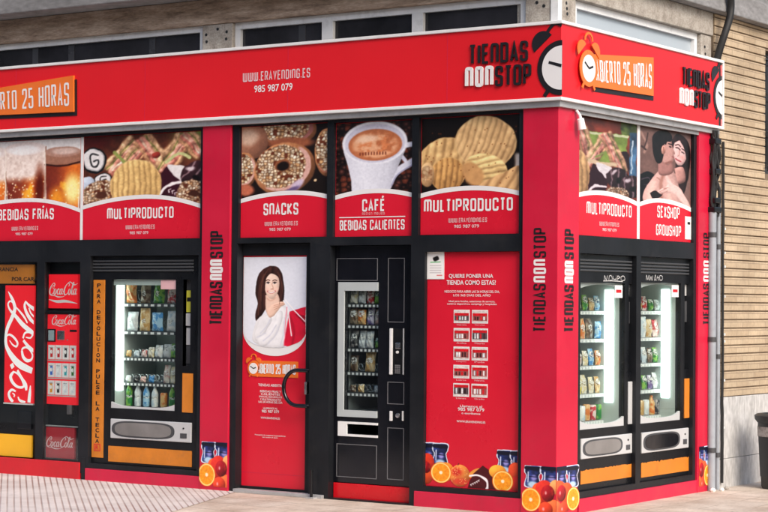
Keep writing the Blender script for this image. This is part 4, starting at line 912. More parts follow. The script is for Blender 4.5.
# concrete band, columns and windows above the sign
WT = 3.945; WD = -.05
MB().box(FR, -8, -.001, WT, 4.16, -.4, .0).build('lintel', LINTEL, bld, bevel=.006)
MB().box(SD, .001, 2.74, 3.93, 4.13, -.4, -.0).build('lintel', CONC, bld, bevel=.006)
def column(fr, s0, s1, z1, holes):
    c = MB().box(fr, s0, s1, 3.0, z1, -.4, -.015).build('concrete_column', CONC, bld, bevel=.006)
    for a, z in holes: MB().lathe(fr.P(a, z, -.016), [(.013, 0), (.013, .004)], 10, axis=fr.P(0, 0, 1)).build('bolt_hole', DARKC, c)
c1a, c1b = -3.475, -3.147
column(FR, c1a, c1b, WT - .003, [(c1a + .045, 3.86), (c1a + .05, 3.8), (c1a + .17, 3.9), (c1b - .06, 3.87), (c1b - .065, 3.81)])
column(FR, -0.296, -.075, WT - .003, [(-0.193, 3.88), (-0.188, 3.93), (-0.132, 3.85)])
column(SD, .07, 0.302, 3.927, [(.16, 3.84), (.165, 3.80), (.15, 3.88)])
column(SD, 2.531, 2.735, 3.927, [(2.60, 3.82), (2.61, 3.76)])
MB().box(FR, -.07, -.002, 3.0, WT - .004, -.065, -.006).build('corner_strip', ALUW, bld, bevel=.004)
def window(fr, s0, s1, z0, z1, mull, m, fw=.05, curtains=()):
    holes = []; xs = [s0 + fw] + [v for p in mull for v in p] + [s1 - fw]
    for a, b in zip(xs[::2], xs[1::2]): holes.append((a, b, z0 + fw, z1 - fw))
    w = MB().plate(fr, s0, s1, z0, z1, WD - .06, WD, holes).build('window', ALUW, bld, bevel=.004)
    for a, b, c, e in holes:
        MB().box(fr, a, b, c, e, WD - .05, WD - .035).build('pane', m, w)
        for q in curtains:
            if a < q < b: MB().box(fr, q - .035, q + .035, c, e, WD - .034, WD - .03).build('inner_mullion', MATS['dim_mullion'], w)
    return w
mat('dim_mullion', (.055, .055, .062), .3)
window(FR, -7.4, c1a - .003, 3.1, WT - .002, [], PANE, curtains=(-5.498, -5.052, -4.092))
window(FR, c1b + .003, -0.301, 3.1, WT - .002, [(-2.238, -2.127), (-1.354, -1.249)], PANE, .055, curtains=(-2.462,))
window(SD, 0.325, 2.521, 3.1, 3.928, [], PANEP, .055)
# ledges of the floor above, wall over them
MB().box(FR, -8, .1, 4.162, 4.42, -.4, .26).build('ledge', SLAB, bld, bevel=.01)
MB().box(SD, .401, 14, 4.132, 4.32, -.4, .1).build('ledge', SLAB, bld, bevel=.01)
MB().box(FR, -8, -.02, 4.424, 8, -.6, -.03).build('upper_wall', SLAB, bld)
MB().box(SD, .62, 14, 4.324, 8, -.6, -.03).build('upper_wall', SLAB, bld)
MB().box(FR, -8, -.9, -.05, 4.1, -.95, -.9).build('inner_wall', DIM, bld); MB().box(SD, .9, 2.7, -.05, 4.1, -.95, -.9).build('inner_wall', DIM, bld)  # unseen walls put in behind the machines to stop light leaks
MB().box(FR, -8, -.42, 3.126, 3.16, -.9, -.17).build('inner_ceiling', DIM, bld)  # unseen ceiling, likewise put in against leaking light
MB().box(FR, -8, -6.602, -.05, 3.13, -.3, .0).build('end_wall', CONC, bld)
# brick side wall: real courses over raked joints, rendered dado below
b0 = 2.765
MB().plate(SD, b0, 14, .79, 4.13, -.3, -.009, [(3.86, 5.1, 2.80, 3.93)]).build('mortar_bed', MORTAR, bld)
bw = MB(); z = .795; rr = random.Random(3)
while z < 4.12:
    z1 = min(z + .0635, 4.128); dd = rr.uniform(-.0015, .0015)
    if z1 > 2.80 and z < 3.93: bw.box(SD, b0 + .001, 3.855, z, z1, -.013, .004 + dd); bw.box(SD, 5.105, 14, z, z1, -.013, .004 + dd)
    else: bw.box(SD, b0 + .001, 14, z, z1, -.013, .004 + dd)
    z += .0752
bw.build('brick_wall', BRICK, bld, bevel=.004)
dd = MB(); 
for a, b in ((b0, 3.31), (3.314, 5.2), (5.204, 14)): dd.box(SD, a, b, -.05, .25, -.3, .012); dd.box(SD, a, b, .2535, .788, -.3, .010)
dd.build('dado', DADO, bld, bevel=.004)
sw = MB().plate(SD, 3.858, 5.1, 2.80, 3.93, -.12, -.08, [(3.92, 5.04, 2.86, 3.87)]).build('window', GREYD, bld); MB().box(SD, 3.92, 5.04, 2.86, 3.87, -.11, -.10).build('pane', PANE, sw)
gr = MB()
for i in range(9): gr.tube([(.035, 3.86 + .14 * i, 2.82), (.035, 3.86 + .14 * i, 3.92)], .011, 6)
for zz in (2.87, 3.18, 3.52, 3.86): gr.tube([(.035, 3.80, zz), (.035, 5.1, zz)], .008, 6)
gr.build('grille', DARKC, sw)

# ---- the shop door
door = MB().plate(FR, DR[0] + .004, DR[1] - .004, DR[2], DR[3] - .004, -.12, -.07, [(-3.055, -2.386, .05, 1.976)]).build('door', BLACK, bld, bevel=.003)
dx0, dx1, dz0, dz1 = -3.055, -2.386, .05, 1.976
MB().box(FR, dx0, dx1, dz0, dz1, -.11, -.082).build('poster', REDP, door)
MB().box(FR, dx0 + .005, dx1 - .005, dz0 + .11, dz0 + .115, -.082, -.0805).build('kick_line', PINKM, door)
MB().box(FR, DR[0], DR[1] + .16, 0, .03, -.05, .03).build('threshold', ALU, bld, bevel=.004)
# photo in its round-bottomed white field
pcx = (dx0 + dx1) / 2; pw = (dx1 - dx0) / 2 - .004; za = 1.348; zt = dz1 - .012; ra = za - 1.141
def udisc(k, n=28): return [(pcx + pw * k * math.cos(math.pi + math.pi * i / n), za + ra * k * math.sin(math.pi + math.pi * i / n)) for i in range(n + 1)]
MB().prism(FR, udisc(1.0) + [(pcx + pw, zt), (pcx - pw, zt)], -.082, -.0795).build('white_field', WHITEL, door)
cw = pic_woman()
cw.a[:] = 0
gx = (cw.X - 272.5) / 115.5; gy = cw.Y; cw.a = ((gy < 388) | ((gx / .985) ** 2 + ((gy - 388) / 62.0) ** 2 < 1)).astype(float) * (np.abs(gx) < .985)
picture(cw, FR, pcx - pw, pcx + pw, za - ra * (480 - 388) / 91.0, zt - .004, -.0775, INK, door)

def round_pts(cx, cz, rx, rz, a0=0, a1=360, n=36): return [(cx + rx * math.cos(R_(a0 + (a1 - a0) * i / n)), cz + rz * math.sin(R_(a0 + (a1 - a0) * i / n))) for i in range(n + (0 if a1 - a0 == 360 else 1))]
def alarm_clock(fr, cx, cz, r, d, par, body=ORANGE, face=WHITEL, cut=None):
    mb = MB()
    mb.prism(fr, round_pts(cx, cz, r, r), d - .006, d)
    for sgn in (-1, 1):
        a = R_(90 - sgn * 38); bx, bz = cx + math.cos(a) * r * 1.22, cz + math.sin(a) * r * 1.22
        pts = [(bx + math.cos(t) * r * .52 * 1.0, bz + math.sin(t) * r * .52) for t in [a - math.pi / 2 + math.pi * i / 12 for i in range(13)]]
        mb.prism(fr, pts, d - .006, d + .0004)
        l = R_(270 + sgn * 32); p0 = Vector((cx + math.cos(l) * r, cz + math.sin(l) * r)); p1 = Vector((cx + math.cos(l) * r * 1.32, cz + math.sin(l) * r * 1.32))
        Lp, Rp = ribbon([p0, p1], r * .16); strip(mb, fr, Lp, Rp, d + .0008, .006)
    arc = [(cx + r * .42 * math.cos(R_(t)), cz + r * 1.5 + r * .42 * math.sin(R_(t))) for t in range(0, 181, 20)]
    Lp, Rp = ribbon(arc, r * .13); strip(mb, fr, Lp, Rp, d + .001, .006)
    c = mb.build('clock', body, par)
    MB().prism(fr, round_pts(cx, cz, r * .74, r * .74), d, d + .002).build('clock_face', face, par)
    hm = MB()
    for a, b in (((-.5, .3), (0, 0)), ((0, 0), (.46, .14))):
        Lp, Rp = ribbon([(cx + a[0] * r, cz + a[1] * r), (cx + b[0] * r, cz + b[1] * r)], r * .12); strip(hm, fr, Lp, Rp, d + .003 + .0005 * (a[0] == 0), 0)
    hm.build('clock_hands', BLACKL, par)
def open_board(fr, TL, TR, BR, BL, d, par, depth=.02, shadow=.03):
    """slanted orange board lettered ABIERTO 25 HORAS with an alarm clock at its left end"""
    MB().prism(fr, [(x + shadow, z - shadow * 1.15) for x, z in (BL, BR, TR, TL)], d, d + .004).build('printed_shadow', BLACKL, par)  # flat black shape painting the board's drop shadow onto the sign
    MB().prism(fr, [BL, BR, TR, TL], d, d + depth).build('board', ORANGE, par)
    def wp(u, v):
        u = .045 + u * .915; v = .17 + v * .66
        a = (BL[0] + (BR[0] - BL[0]) * u, BL[1] + (BR[1] - BL[1]) * u); b = (TL[0] + (TR[0] - TL[0]) * u, TL[1] + (TR[1] - TL[1]) * u)
        return (a[0] + (b[0] - a[0]) * v, a[1] + (b[1] - a[1]) * v)
    w = TR[0] - TL[0]; h = (TR[1] - BR[1] + TL[1] - BL[1]) / 2
    letters(MB(), fr, 'ABIERTO 25 HORAS', 0, w * .915, 0, h * .66, d + depth + .002, weight=.10, gap=.85, warp=wp).build('lettering', WHITEL, par)
    r = (TL[1] - BL[1]) * .575
    alarm_clock(fr, TL[0] - r * .42, (TL[1] + BL[1]) / 2 + r * .05, r, d + depth + .006, par)

# badge, small print and handle on the door
bz0, bz1 = 0.966, 1.099
bx0, bx1 = -2.888, -2.471
MB().box(FR, bx0 - .06, bx1, bz0, bz1, -.082, -.0765).build('badge', ORANGE, door)
lettering(FR, 'ABIERTO 25 HORAS', bx0, bx1 - .02, bz0 + .025, bz1 - .025, -.0745, WHITEL, door, weight=.13)
alarm_clock(FR, bx0 - .045, (bz0 + bz1) / 2, .062, -.0745, door)
def small_print(fr, cx, rows, d, m, par, k=1.0):
    """rows of (centre z, width, text, height)"""
    for z, w, t, h in rows: plain_text(fr, t, cx - w / 2, cx + w / 2, z - h / 2, z + h / 2, d, m, par, bold=.01)
scx = -2.754
small_print(FR, scx, [(0.897, .26, 'TIENDAS ABIERTAS', .022), (0.845, .22, 'BEBIDAS FRIAS Y', .018), (0.822, .20, 'CALIENTES', .018), (0.799, .24, 'SNACKS, BOCADILLOS', .018), (0.777, .22, 'Y MULTIPRODUCTO', .018), (0.756, .25, 'LAS 24 HORAS DEL DIA', .018), (0.705, .15, 'LLAMANOS AL', .016), (0.679, .18, '985 987 079', .024), (0.624, .20, 'WWW.ERAVENDING.ES', .018), (0.479, .32, 'Franquicia de maquinas expendedoras', .014), (0.462, .16, 'en todo el pais', .013)], -.0795, WHITEL, door)
hx1, hz0, hz1 = -2.300, 0.743, 1.033; hr = (hz1 - hz0) / 2; hc = (hz0 + hz1) / 2; hx = -2.410
pts = [(hx1 - .005, .07, hz1), (hx1 - .01, -.012, hz1)] + [(hx - hr * .95 * math.sin(R_(t)), -.012, hc + hr * math.cos(R_(t))) for t in range(0, 181, 12)] + [(hx1 - .01, -.012, hz0), (hx1 - .005, .07, hz0)]
MB().tube(pts, .017, 10).build('handle', BLACKG, door, smooth=True)
MB().box(FR, -2.343, -2.322, hc - .05, hc + .05, -.072, .004).build('lock_plate', CHROME, door, bevel=.002)
hg = MB()
for zz in (.35, 1.1, 1.86): hg.lathe((DR[1] - .012, .062, zz), [(.012, -.05), (.012, .05)], 10)
hg.build('hinge', BLACKM, door)

# ================================================================ the big sign round the corner
FD = .06
Z0, Z1 = 3.144 , 3.692
FE = 2.784
fas = thing('fascia_sign', 'long red shop sign with white edges wrapping the corner above the vending machines', 'sign', (FD, -FD, Z0))
MB().box(FR, -6.6, FD, Z0, Z1, .0, FD).build('sign_panel', RED, fas)
MB().box(SD, .001, FE, Z0, Z1, .0, FD).build('sign_panel', RED, fas)
T = .026; TD = FD + .016
for za_, zb_ in ((Z1 + .001, Z1 + T), (Z0 - T, Z0 - .001)):
    m_ = MB().prism(FR, [(0, 0)] * 3, 0, 0); m_ = MB()
    P_ = [(-6.6, 0), (-6.6, -TD), (TD, -TD), (TD, FE + T), (0, FE + T), (0, 0)]
    n_ = len(P_); m_.v = [(x, y, za_) for x, y in P_] + [(x, y, zb_) for x, y in P_]
    m_.f = [(5, 4, 3, 2), (5, 2, 1, 0), (n_ + 2, n_ + 3, n_ + 4, n_ + 5), (n_, n_ + 1, n_ + 2, n_ + 5)] + [(i, (i + 1) % n_, n_ + (i + 1) % n_, n_ + i) for i in range(n_)]
    m_.build('edge_trim', TRIM, fas, bevel=.004)
MB().box(SD, FE + .001, FE + T, Z0, Z1, 0, TD).build('edge_trim', TRIM, fas, bevel=.004)
MB().box(FR, -6.6, .048, Z0 - T - .045, Z0 - T - .001, .0, .046).build('lower_profile', ALU, fas, bevel=.003)
MB().box(SD, .0, FE, Z0 - T - .045, Z0 - T - .001, .0, .0455).build('lower_profile', ALU, fas, bevel=.003)
MB().box(SD, 0.317, FE, Z0 - T - .075, Z0 - T - .046, .0, .018).build('lower_profile', ALU, fas, bevel=.003)
for i in range(4): MB().box(FR, -5.6 + 1.55 * i, -5.596 + 1.55 * i, Z0 + .002, Z1 - .002, FD, FD + .0006).build('panel_seam', PINKM, fas)
fd = FD + .0015
lettering(FR, 'WWW.ERAVENDING.ES', -2.968, -2.271, 3.423, 3.501, fd, PINKL, fas, weight=.13, gap=.8)
plain_text(FR, '985 987 079', -2.847, -2.449, 3.328, 3.387, fd, WHITEL, fas, bold=.012)
def tiendas(fr, a, b, c):
    lettering(fr, 'TIENDAS', *a, fd + .014, BLACKL, fas, weight=.125, gap=.8, depth=.012)
    lettering(fr, 'NON', *b, fd + .014, WHITEL, fas, weight=.165, gap=1.0, depth=.012)
    lettering(fr, 'STOP', *c, fd + .014, BLACKL, fas, weight=.125, gap=.8, depth=.012)
tiendas(FR, (-0.741, -0.220, 3.430, 3.584), (-0.776, -0.524, 3.255, 3.413), (-0.506, -0.191, 3.249, 3.407))
tiendas(SD, (1.995, 2.513, 3.427, 3.581), (1.940, 2.200, 3.261, 3.404), (2.220, 2.531, 3.259, 3.407))
def big_clock(fr, cx, cz, r, edge):
    """black alarm clock whose right half runs off the end of the sign"""
    def cutp(pts): 
        o = []
        for i, p in enumerate(pts):
            q = pts[(i + 1) % len(pts)]
            if p[0] <= edge: o.append(p)
            if (p[0] <= edge) != (q[0] <= edge):
                t = (edge - p[0]) / (q[0] - p[0]); o.append((edge, p[1] + (q[1] - p[1]) * t))
        return o
    mb = MB(); mb.prism(fr, cutp(round_pts(cx, cz, r, r, n=64)), fd - .001, fd + .004)
    a = R_(90 + 40); bx, bz = cx + math.cos(a) * r * 1.20, cz + math.sin(a) * r * 1.20
    mb.prism(fr, [(bx + math.cos(t) * r * .46 + math.cos(a) * 0, bz + math.sin(t) * r * .46) for t in [a - math.pi / 2 + math.pi * i / 16 for i in range(17)]], fd - .001, fd + .0045)
    arm = [(bx + r * .1, bz + r * .3), (bx + r * .3, bz + r * .55), (bx + r * .5, bz + r * .70), (min(edge - .004, bx + r * .8), min(bz + r * .74, Z1 - .012))]
    Lp, Rp = ribbon([tuple(p) for p in catmull(arm, 5)], r * .12); strip(mb, fr, Lp, Rp, fd + .005, .005)
    a = R_(270 - 34); Lp, Rp = ribbon([(cx + math.cos(a) * r * .96, cz + math.sin(a) * r * .96), (cx + math.cos(a) * r * 1.26, cz + math.sin(a) * r * 1.22)], r * .15); strip(mb, fr, Lp, Rp, fd + .0055, .005)
    mb.build('clock', BLACKL, fas)
    MB().prism(fr, cutp(round_pts(cx, cz, r * .80, r * .80, n=64)), fd + .004, fd + .006).build('clock_face', WHITEL, fas)
    h = MB(); Lp, Rp = ribbon([(cx - r * .52, cz + r * .22), (edge - .002, cz + r * .06)], [r * .10, r * .12]); strip(h, fr, Lp, Rp, fd + .0072, 0); h.build('clock_hands', BLACKL, fas)
fr_edge = 0.071
big_clock(FR, fr_edge - .004, 3.362, 3.569 - 3.362, fr_edge)
big_clock(SD, FE + .02, 3.394, 3.584 - 3.394, FE - .004)
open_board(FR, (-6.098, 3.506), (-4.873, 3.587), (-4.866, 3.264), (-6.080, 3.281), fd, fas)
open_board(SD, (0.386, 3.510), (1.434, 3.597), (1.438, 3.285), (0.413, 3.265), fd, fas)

# ================================================================ picture signs above the machines
def sign(label, fr, s0, s1, z0, z1, arc, cv, texts, bar=None, extra=None, d=-.03):
    t = thing('picture_sign', label, 'sign', fr.P((s0 + s1) / 2, z0, d), 'picture signs above the machines')
    MB().box(fr, s0, s1, z0, z1, d - .02, d).build('sign_board', REDP, t)
    al, ap, ar, pf = arc                                # heights of the curve: left end, crest, right end; where the crest is
    def az(u):
        if u < pf: k = 1 - u / pf; return ap + (al - ap) * k * k
        k = (u - pf) / (1 - pf); return ap + (ar - ap) * k * k
    us = [i / 24 for i in range(25)]; e = .004
    zl = min(al, ar) - .01
    picture(cv, fr, s0 + e, s1 - e, zl, z1 - e, d + .0015, INK, t)
    P = fr.P; lo, wb = MB(), MB(); th = .036
    for u, v in zip(us[:-1], us[1:]):
        a, b = s0 + (s1 - s0) * u, s0 + (s1 - s0) * v
        lo.quad(P(a, z0, d + .003), P(b, z0, d + .003), P(b, az(v) - .01, d + .003), P(a, az(u) - .01, d + .003))
        wb.quad(P(a, az(u) - th, d + .0045), P(b, az(v) - th, d + .0045), P(b, az(v), d + .0045), P(a, az(u), d + .0045))
    lo.build('lower_field', REDP, t); wb.build('curved_band', WHITEL, t)
    for txt, a, b, c, f, w in texts:
        if w == 0: plain_text(fr, txt, a, b, c, f, d + .0045, PINKL, t, bold=.02)
        else: letters(MB(), fr, txt, a, b, c, f, d + .0045, weight=w * .72, gap=.78).build('lettering', WHITEL if w > .19 else PINKL, t)
    if bar: MB().quad(P(bar[0], bar[2] - .004, d + .0045), P(bar[1], bar[2] - .004, d + .0045), P(bar[1], bar[2] + .004, d + .0045), P(bar[0], bar[2] + .004, d + .0045)).build('rule', WHITEL, t)
    return t
URL = 'WWW.ERAVENDING.ES'; TEL = '985 987 079'
s2w = -3.491 - -4.838
s1a, s1b = S12[0] + .004, -4.871; s2a, s2b = -4.838, S12[1] - .003
MB_div = None
sgn1 = sign('beer and cola glasses picture sign lettered BEBIDAS FRIAS', FR, s1a, s1b, S12[2] + .003, S12[3] - .003, (2.460, 2.516, 2.408, .5), pic_beer(),
    [('BEBIDAS FRÍAS', -5.891, -5.190, 2.317, 2.418, .22), (URL, -5.716, -5.383, 2.222, 2.258, .17), (TEL, -5.666, -5.450, 2.178, 2.203, 0)])
MB().box(FR, s1b + .001, s2a - .001, S12[2] + .003, S12[3] - .003, -.05, -.027).build('divider', TRIM, sgn1)
sign('picture sign with cans, sandwiches and one big crisp, lettered MULTIPRODUCTO, beside BEBIDAS FRIAS', FR, s2a, s2b, S12[2] + .003, S12[3] - .003, (2.433, 2.514, 2.415, .52), pic_multi(),
    [('MULTIPRODUCTO', -4.548, -3.781, 2.306, 2.404, .22), (URL, -4.328, -3.994, 2.215, 2.252, .17), (TEL, -4.281, -4.066, 2.170, 2.196, 0)])
def inset(h, e=.003): return (h[0] + e, h[1] - e, h[2] + e, h[3] - e)
sign('picture sign of nut covered doughnuts lettered SNACKS above the red door', FR, *inset(S3), (2.452, 2.510, 2.468, .58), pic_donuts(),
    [('SNACKS', -2.805, -2.443, 2.310, 2.409, .22), (URL, -2.791, -2.448, 2.222, 2.257, .17), (TEL, -2.742, -2.518, 2.179, 2.204, 0)])
sign('picture sign of a white coffee cup lettered CAFE and BEBIDAS CALIENTES', FR, *inset(S4), (2.458, 2.504, 2.461, .52), pic_coffee(),
    [('CAFÉ', -1.803, -1.582, 2.322, 2.421, .21), ('RECIEN MOLIDO', -1.802, -1.583, 2.295, 2.314, .17), ('BEBIDAS CALIENTES', -2.023, -1.391, 2.173, 2.255, .2)],
    bar=(-2.029, -1.386, 2.277))
sign('picture sign of ridged potato crisps lettered MULTIPRODUCTO beside the corner pillar', FR, *inset(S5), (2.454, 2.504, 2.452, .5), pic_chips(),
    [('MULTIPRODUCTO', -1.210, -0.399, 2.305, 2.406, .22), (URL, -0.980, -0.630, 2.221, 2.255, .17), (TEL, -0.929, -0.700, 2.178, 2.203, 0)])
s6b, s7a = 1.366, 1.415
sgn6 = sign('picture sign of sandwiches and dark doughnuts lettered MULTIPRODUCTO under the lamp on the side wall', SD, S67[0] + .003, s6b, S67[2] + .003, S67[3] - .003, (2.443, 2.485, 2.426, .42), pic_multi_side(),
    [('MULTIPRODUCTO', 0.511, 1.266, 2.293, 2.389, .2), (URL, 0.724, 1.053, 2.210, 2.243, .17), (TEL, 0.774, 1.010, 2.169, 2.193, 0)])
MB().box(SD, s6b + .001, s7a - .001, S67[2] + .003, S67[3] - .003, -.05, -.027).build('divider', TRIM, sgn6)
sgn7 = sign('picture sign of an embracing couple lettered SEXSHOP and GROWSHOP', SD, s7a, S67[1] - .003, S67[2] + .003, S67[3] - .003, (2.426, 2.474, 2.421, .42), pic_couple(),
    [('SEXSHOP', 1.729, 2.144, 2.313, 2.413, .2), ('GROWSHOP', 1.708, 2.173, 2.167, 2.258, .2)])
ns = MB().box(SD, 2.253, 2.397, 2.150, 2.344, -.0265, -.024).build('notice', WHITEL, sgn7)
MB().box(SD, 2.296, 2.346, 2.276, 2.298, -.0235, -.0228).build('notice_mark', BLACKL, sgn7)

# ================================================================ recruiting poster
px0, px1, pz0, pz1 = -1.184, -0.354, 0.163, 1.987
pst = thing('wall_poster', 'tall red poster lettered QUIERE PONER UNA TIENDA COMO ESTAS with small shop photos', 'poster', FR.P((px0 + px1) / 2, pz0, -.035))
MB().box(FR, E_[0] + .002, E_[1] - .002, E_[2] + .002, E_[3] - .002, -.06, -.035).build('poster_board', REDP, pst)
pd = -.0325
plain_text(FR, 'QUIERE PONER UNA', -0.978, -0.574, 1.784, 1.820, pd, WHITEL, pst, bold=.02)
plain_text(FR, 'TIENDA COMO ESTAS?', -0.997, -0.550, 1.736, 1.772, pd, WHITEL, pst, bold=.02)
cxp = -0.766
small_print(FR, cxp, [(1.682, .50, 'NEGOCIO PARA ABRIR LAS 24 HORAS DEL DIA,', .022), (1.657, .34, 'LOS 365 DIAS DEL AÑO', .022), (1.606, .42, 'Ideal para locales, estaciones de servicio,', .019), (1.586, .45, 'centros deportivos, campings y hospitales', .019),
    (0.797, .2, 'Llamanos al', .018), (0.772, .24, '985 987 079', .026), (0.742, .17, 'o escribenos', .016), (0.677, .26, 'WWW.ERAVENDING.ES', .017)], pd, WHITEL, pst)
k_ = 0
for j, py in enumerate((316.6, 335, 353.6, 372, 390.4)):
    for ax, bx_ in ((453.6, 469.6), (471.8, 487.9)):
        X0 = {453.6: -0.930, 471.8: -0.764}[ax]; X1 = {469.6: -0.784, 487.9: -0.618}[bx_]
        zc = [1.490, 1.348, 1.204, 1.062, 0.920][j]; h2 = .052
        f_ = MB().box(FR, X0, X1, zc - h2, zc + h2, -.0345, -.0335).build('shop_photo', WHITEL, pst)
        picture(pic_shop(11 + k_), FR, X0 + .007, X1 - .007, zc - h2 + .007, zc + h2 - .007, -.0325, INK, f_, 'photo_print')
        plain_text(FR, ['Oviedo centro', 'Gijon playa', 'Aviles', 'Mieres', 'Langreo', 'Pola', 'Luarca', 'Navia', 'Llanes', 'Grado'][k_], (X0 + X1) / 2 - .045, (X0 + X1) / 2 + .045, zc - h2 - .018, zc - h2 - .006, pd, PINKL, pst); k_ += 1
picture(pic_fruit_strip(), FR, px0 - .004, px1 + .008, 0.164, 0.506, -.0325, INK, pst, 'fruit_print')
nt_ = MB().box(FR, -1.180, -1.021, 1.779, 1.997, -.034, -.031).build('notice', WHITEL, pst)
cvn = Cv(0, 100, 0, 160, 40, (232, 230, 228)); cvn.blob([(34, 34), (62, 24), (72, 44), (50, 56), (36, 50)], (40, 36, 36)); cvn.line([(20, 62), (80, 60)], 6, (90, 170, 110))
for yy in (82, 96, 110, 124): cvn.line([(16, yy), (84, yy)], 4, (170, 160, 166))
cvn.line([(60, 140), (90, 140)], 6, (200, 90, 90))
picture(cvn, FR, -1.180 + .004, -1.021 - .004, 1.779 + .004, 1.997 - .004, -.0298, INK, nt_)

# ================================================================ vending machines
PACKS = {}
def PK(key):
    if key not in PACKS:
        tbl = {'orange': ((.62, .16, .02), (.66, .40, .16)), 'brown': ((.10, .05, .025), (.26, .20, .13)), 'green': ((.02, .20, .04), (.20, .42, .06)), 'gold': ((.50, .28, .09), (.62, .46, .25)),
               'silver': ((.55, .58, .60), (.70, .72, .72)), 'white': ((.72, .72, .70), (.50, .58, .64)), 'blue': ((.04, .22, .50), (.35, .55, .70)), 'red': ((.50, .02, .03), (.70, .55, .52)),
               'purple': ((.16, .10, .30), (.55, .50, .62)), 'pink': ((.66, .40, .36), (.70, .64, .56)), 'cream': ((.66, .56, .34), (.70, .66, .56)), 'yellow': ((.64, .50, .08), (.70, .68, .50)), 'black': ((.015, .015, .018), (.30, .28, .27))}
        PACKS[key] = pack_mat(key + '_wrapper', *tbl[key], scale=22)
    return PACKS[key]
def place(mb, name, m, loc, label, cat, group, smooth=True, bevel=0):
    me = bpy.data.meshes.new(name); me.from_pydata([tuple(Vector(v) - Vector(loc)) for v in mb.v], [], mb.f); me.update(); me.materials.append(m)
    o = bpy.data.objects.new(name, me); COL.objects.link(o); o.location = loc
    if smooth:
        for p in me.polygons: p.use_smooth = True
        me.set_sharp_from_angle(angle=R_(50))
    if bevel:
        md = o.modifiers.new('bevel', 'BEVEL'); md.width = bevel; md.segments = 2
    o['label'] = label; o['category'] = cat; o['group'] = group; return o
def bag_mesh(fr, s, z, d, w, h, t, lean, rd):
    mb = MB(); nx, nz = 9, 12; idx = {}
    for side in (1, -1):
        for j in range(nz + 1):
            for i in range(nx + 1):
                u, v = i / nx * 2 - 1, j / nz
                e = min(v, 1 - v); bulge = min(1, e / .32) ** .6 * (1 - abs(u) ** 3) ** .7 if e > .06 else 0
                wob = 1 - .07 * min(1, e / .3) + .03 * math.sin(9 * v + rd * 6)
                cr = (.004 * math.sin(u * 26) if e <= .06 else .006 * math.sin(u * 7 + v * 11 + rd * 9) * bulge)
                dd = side * (t * bulge * .5) + cr; a = u * w / 2 * wob; zz = v * h
                idx[side, i, j] = len(mb.v); mb.v.append(fr.P(s + a + .02 * h * lean * v, z + zz, d + dd - zz * lean * .18))
        for j in range(nz):
            for i in range(nx):
                q = (idx[side, i, j], idx[side, i + 1, j], idx[side, i + 1, j + 1], idx[side, i, j + 1]); mb.f.append(q if side == 1 else q[::-1])
    for j in range(nz):
        for i, fl in ((0, 1), (nx, -1)):
            q = (idx[-1, i, j], idx[1, i, j], idx[1, i, j + 1], idx[-1, i, j + 1]); mb.f.append(q if fl == 1 else q[::-1])
    return mb
def product(kind, col, fr, s, z, d, w, h, label, group, rd):
    loc = fr.P(s, z, d)
    if kind == 'bag': return place(bag_mesh(fr, s, z, d, w, h, w * .42, rd - .3, rd), 'crisp_bag', PK(col), loc, label, 'snack bag', group)
    if kind == 'bottle':
        r = w / 2; mb = MB().lathe(loc, [(r * .9, 0), (r, .008), (r, h * .34), (r * .88, h * .4), (r, h * .5), (r * .98, h * .62), (r * .42, h * .86), (r * .4, h * .93), (r * .46, h * .935), (r * .46, h)], 14)
        return place(mb, 'drink_bottle', PK(col), loc, label, 'bottle', group)
    if kind == 'can':
        r = w / 2; mb = MB().lathe(loc, [(r * .8, 0), (r, h * .06), (r, h * .92), (r * .82, h), (r * .78, h * .985)], 16)
        return place(mb, 'drink_can', PK(col), loc, label, 'can', group)
    # small wrapped cake or bar: a pillow with flat ends, leaning back
    return place(bag_mesh(fr, s, z, d, w, h, w * .6, .5 + rd * .3, rd), 'snack_packet', PK(col), loc, label, 'snack packet', group)
ORD = ['first', 'second', 'third', 'fourth', 'fifth', 'sixth', 'seventh', 'eighth', 'ninth']
def shelf_row(fr, s0, s1, z, d, items, shelf, mach, par, slots=None, depth=.34, tray=GREYD, coil=True, kindname={'bag': 'crisp bag', 'pack': 'snack packet', 'bottle': 'drink bottle', 'can': 'drink can'}):
    """one shelf with price tags and wire coils, and the goods standing at its front"""
    sh = MB().box(fr, s0, s1, z - .012, z, d - depth, d).build('shelf', tray, par)
    n = slots or len(items); step = (s1 - s0) / n; tg = MB(); ch = MB()
    ch.box(fr, s0, s1, z - .028, z - .001, d + .001, d + .004)
    for i in range(n * 2): 
        c = s0 + step / 2 * (i + .5); tg.box(fr, c - step * .13, c + step * .13, z - .025, z - .006, d + .0045, d + .006)
    ch.build('shelf_edge', SILV if tray is not GREYD else GREYD, sh); tg.build('price_tags', TAG, sh)
    if coil:
        for i in range(n):
            back = .05 if i < len(items) and items[i] else 0
            c = s0 + step * (i + .5); r = step * .36; p = []
            for k in range(0, 61): a = k / 60 * 2 * math.pi * 5; p.append(fr.P(c + r * math.cos(a), z + .008 + r + r * math.sin(a), d - .006 - back - (depth - .06 - back) * k / 60))
            MB().tube(p, .0028, 4, caps=False).build('coil', WIRE, sh)
    cnt = 0
    for i, it in enumerate(items):
        if not it: continue
        k, col, w, h = it; c = s0 + step * (i + .5); rd = random.random()
        adj = 'tilted ' if False else ''
        pos = f'{ORD[i]} from left'
        product(k, col, fr, c, z + .004, d - .022 - rd * .012, w, h * (.94 + .14 * rd), f'{col} {kindname[k]}, {pos} on {shelf} shelf, {mach}', f'goods in the {mach}', rd)
        # the one waiting behind it
    return sh
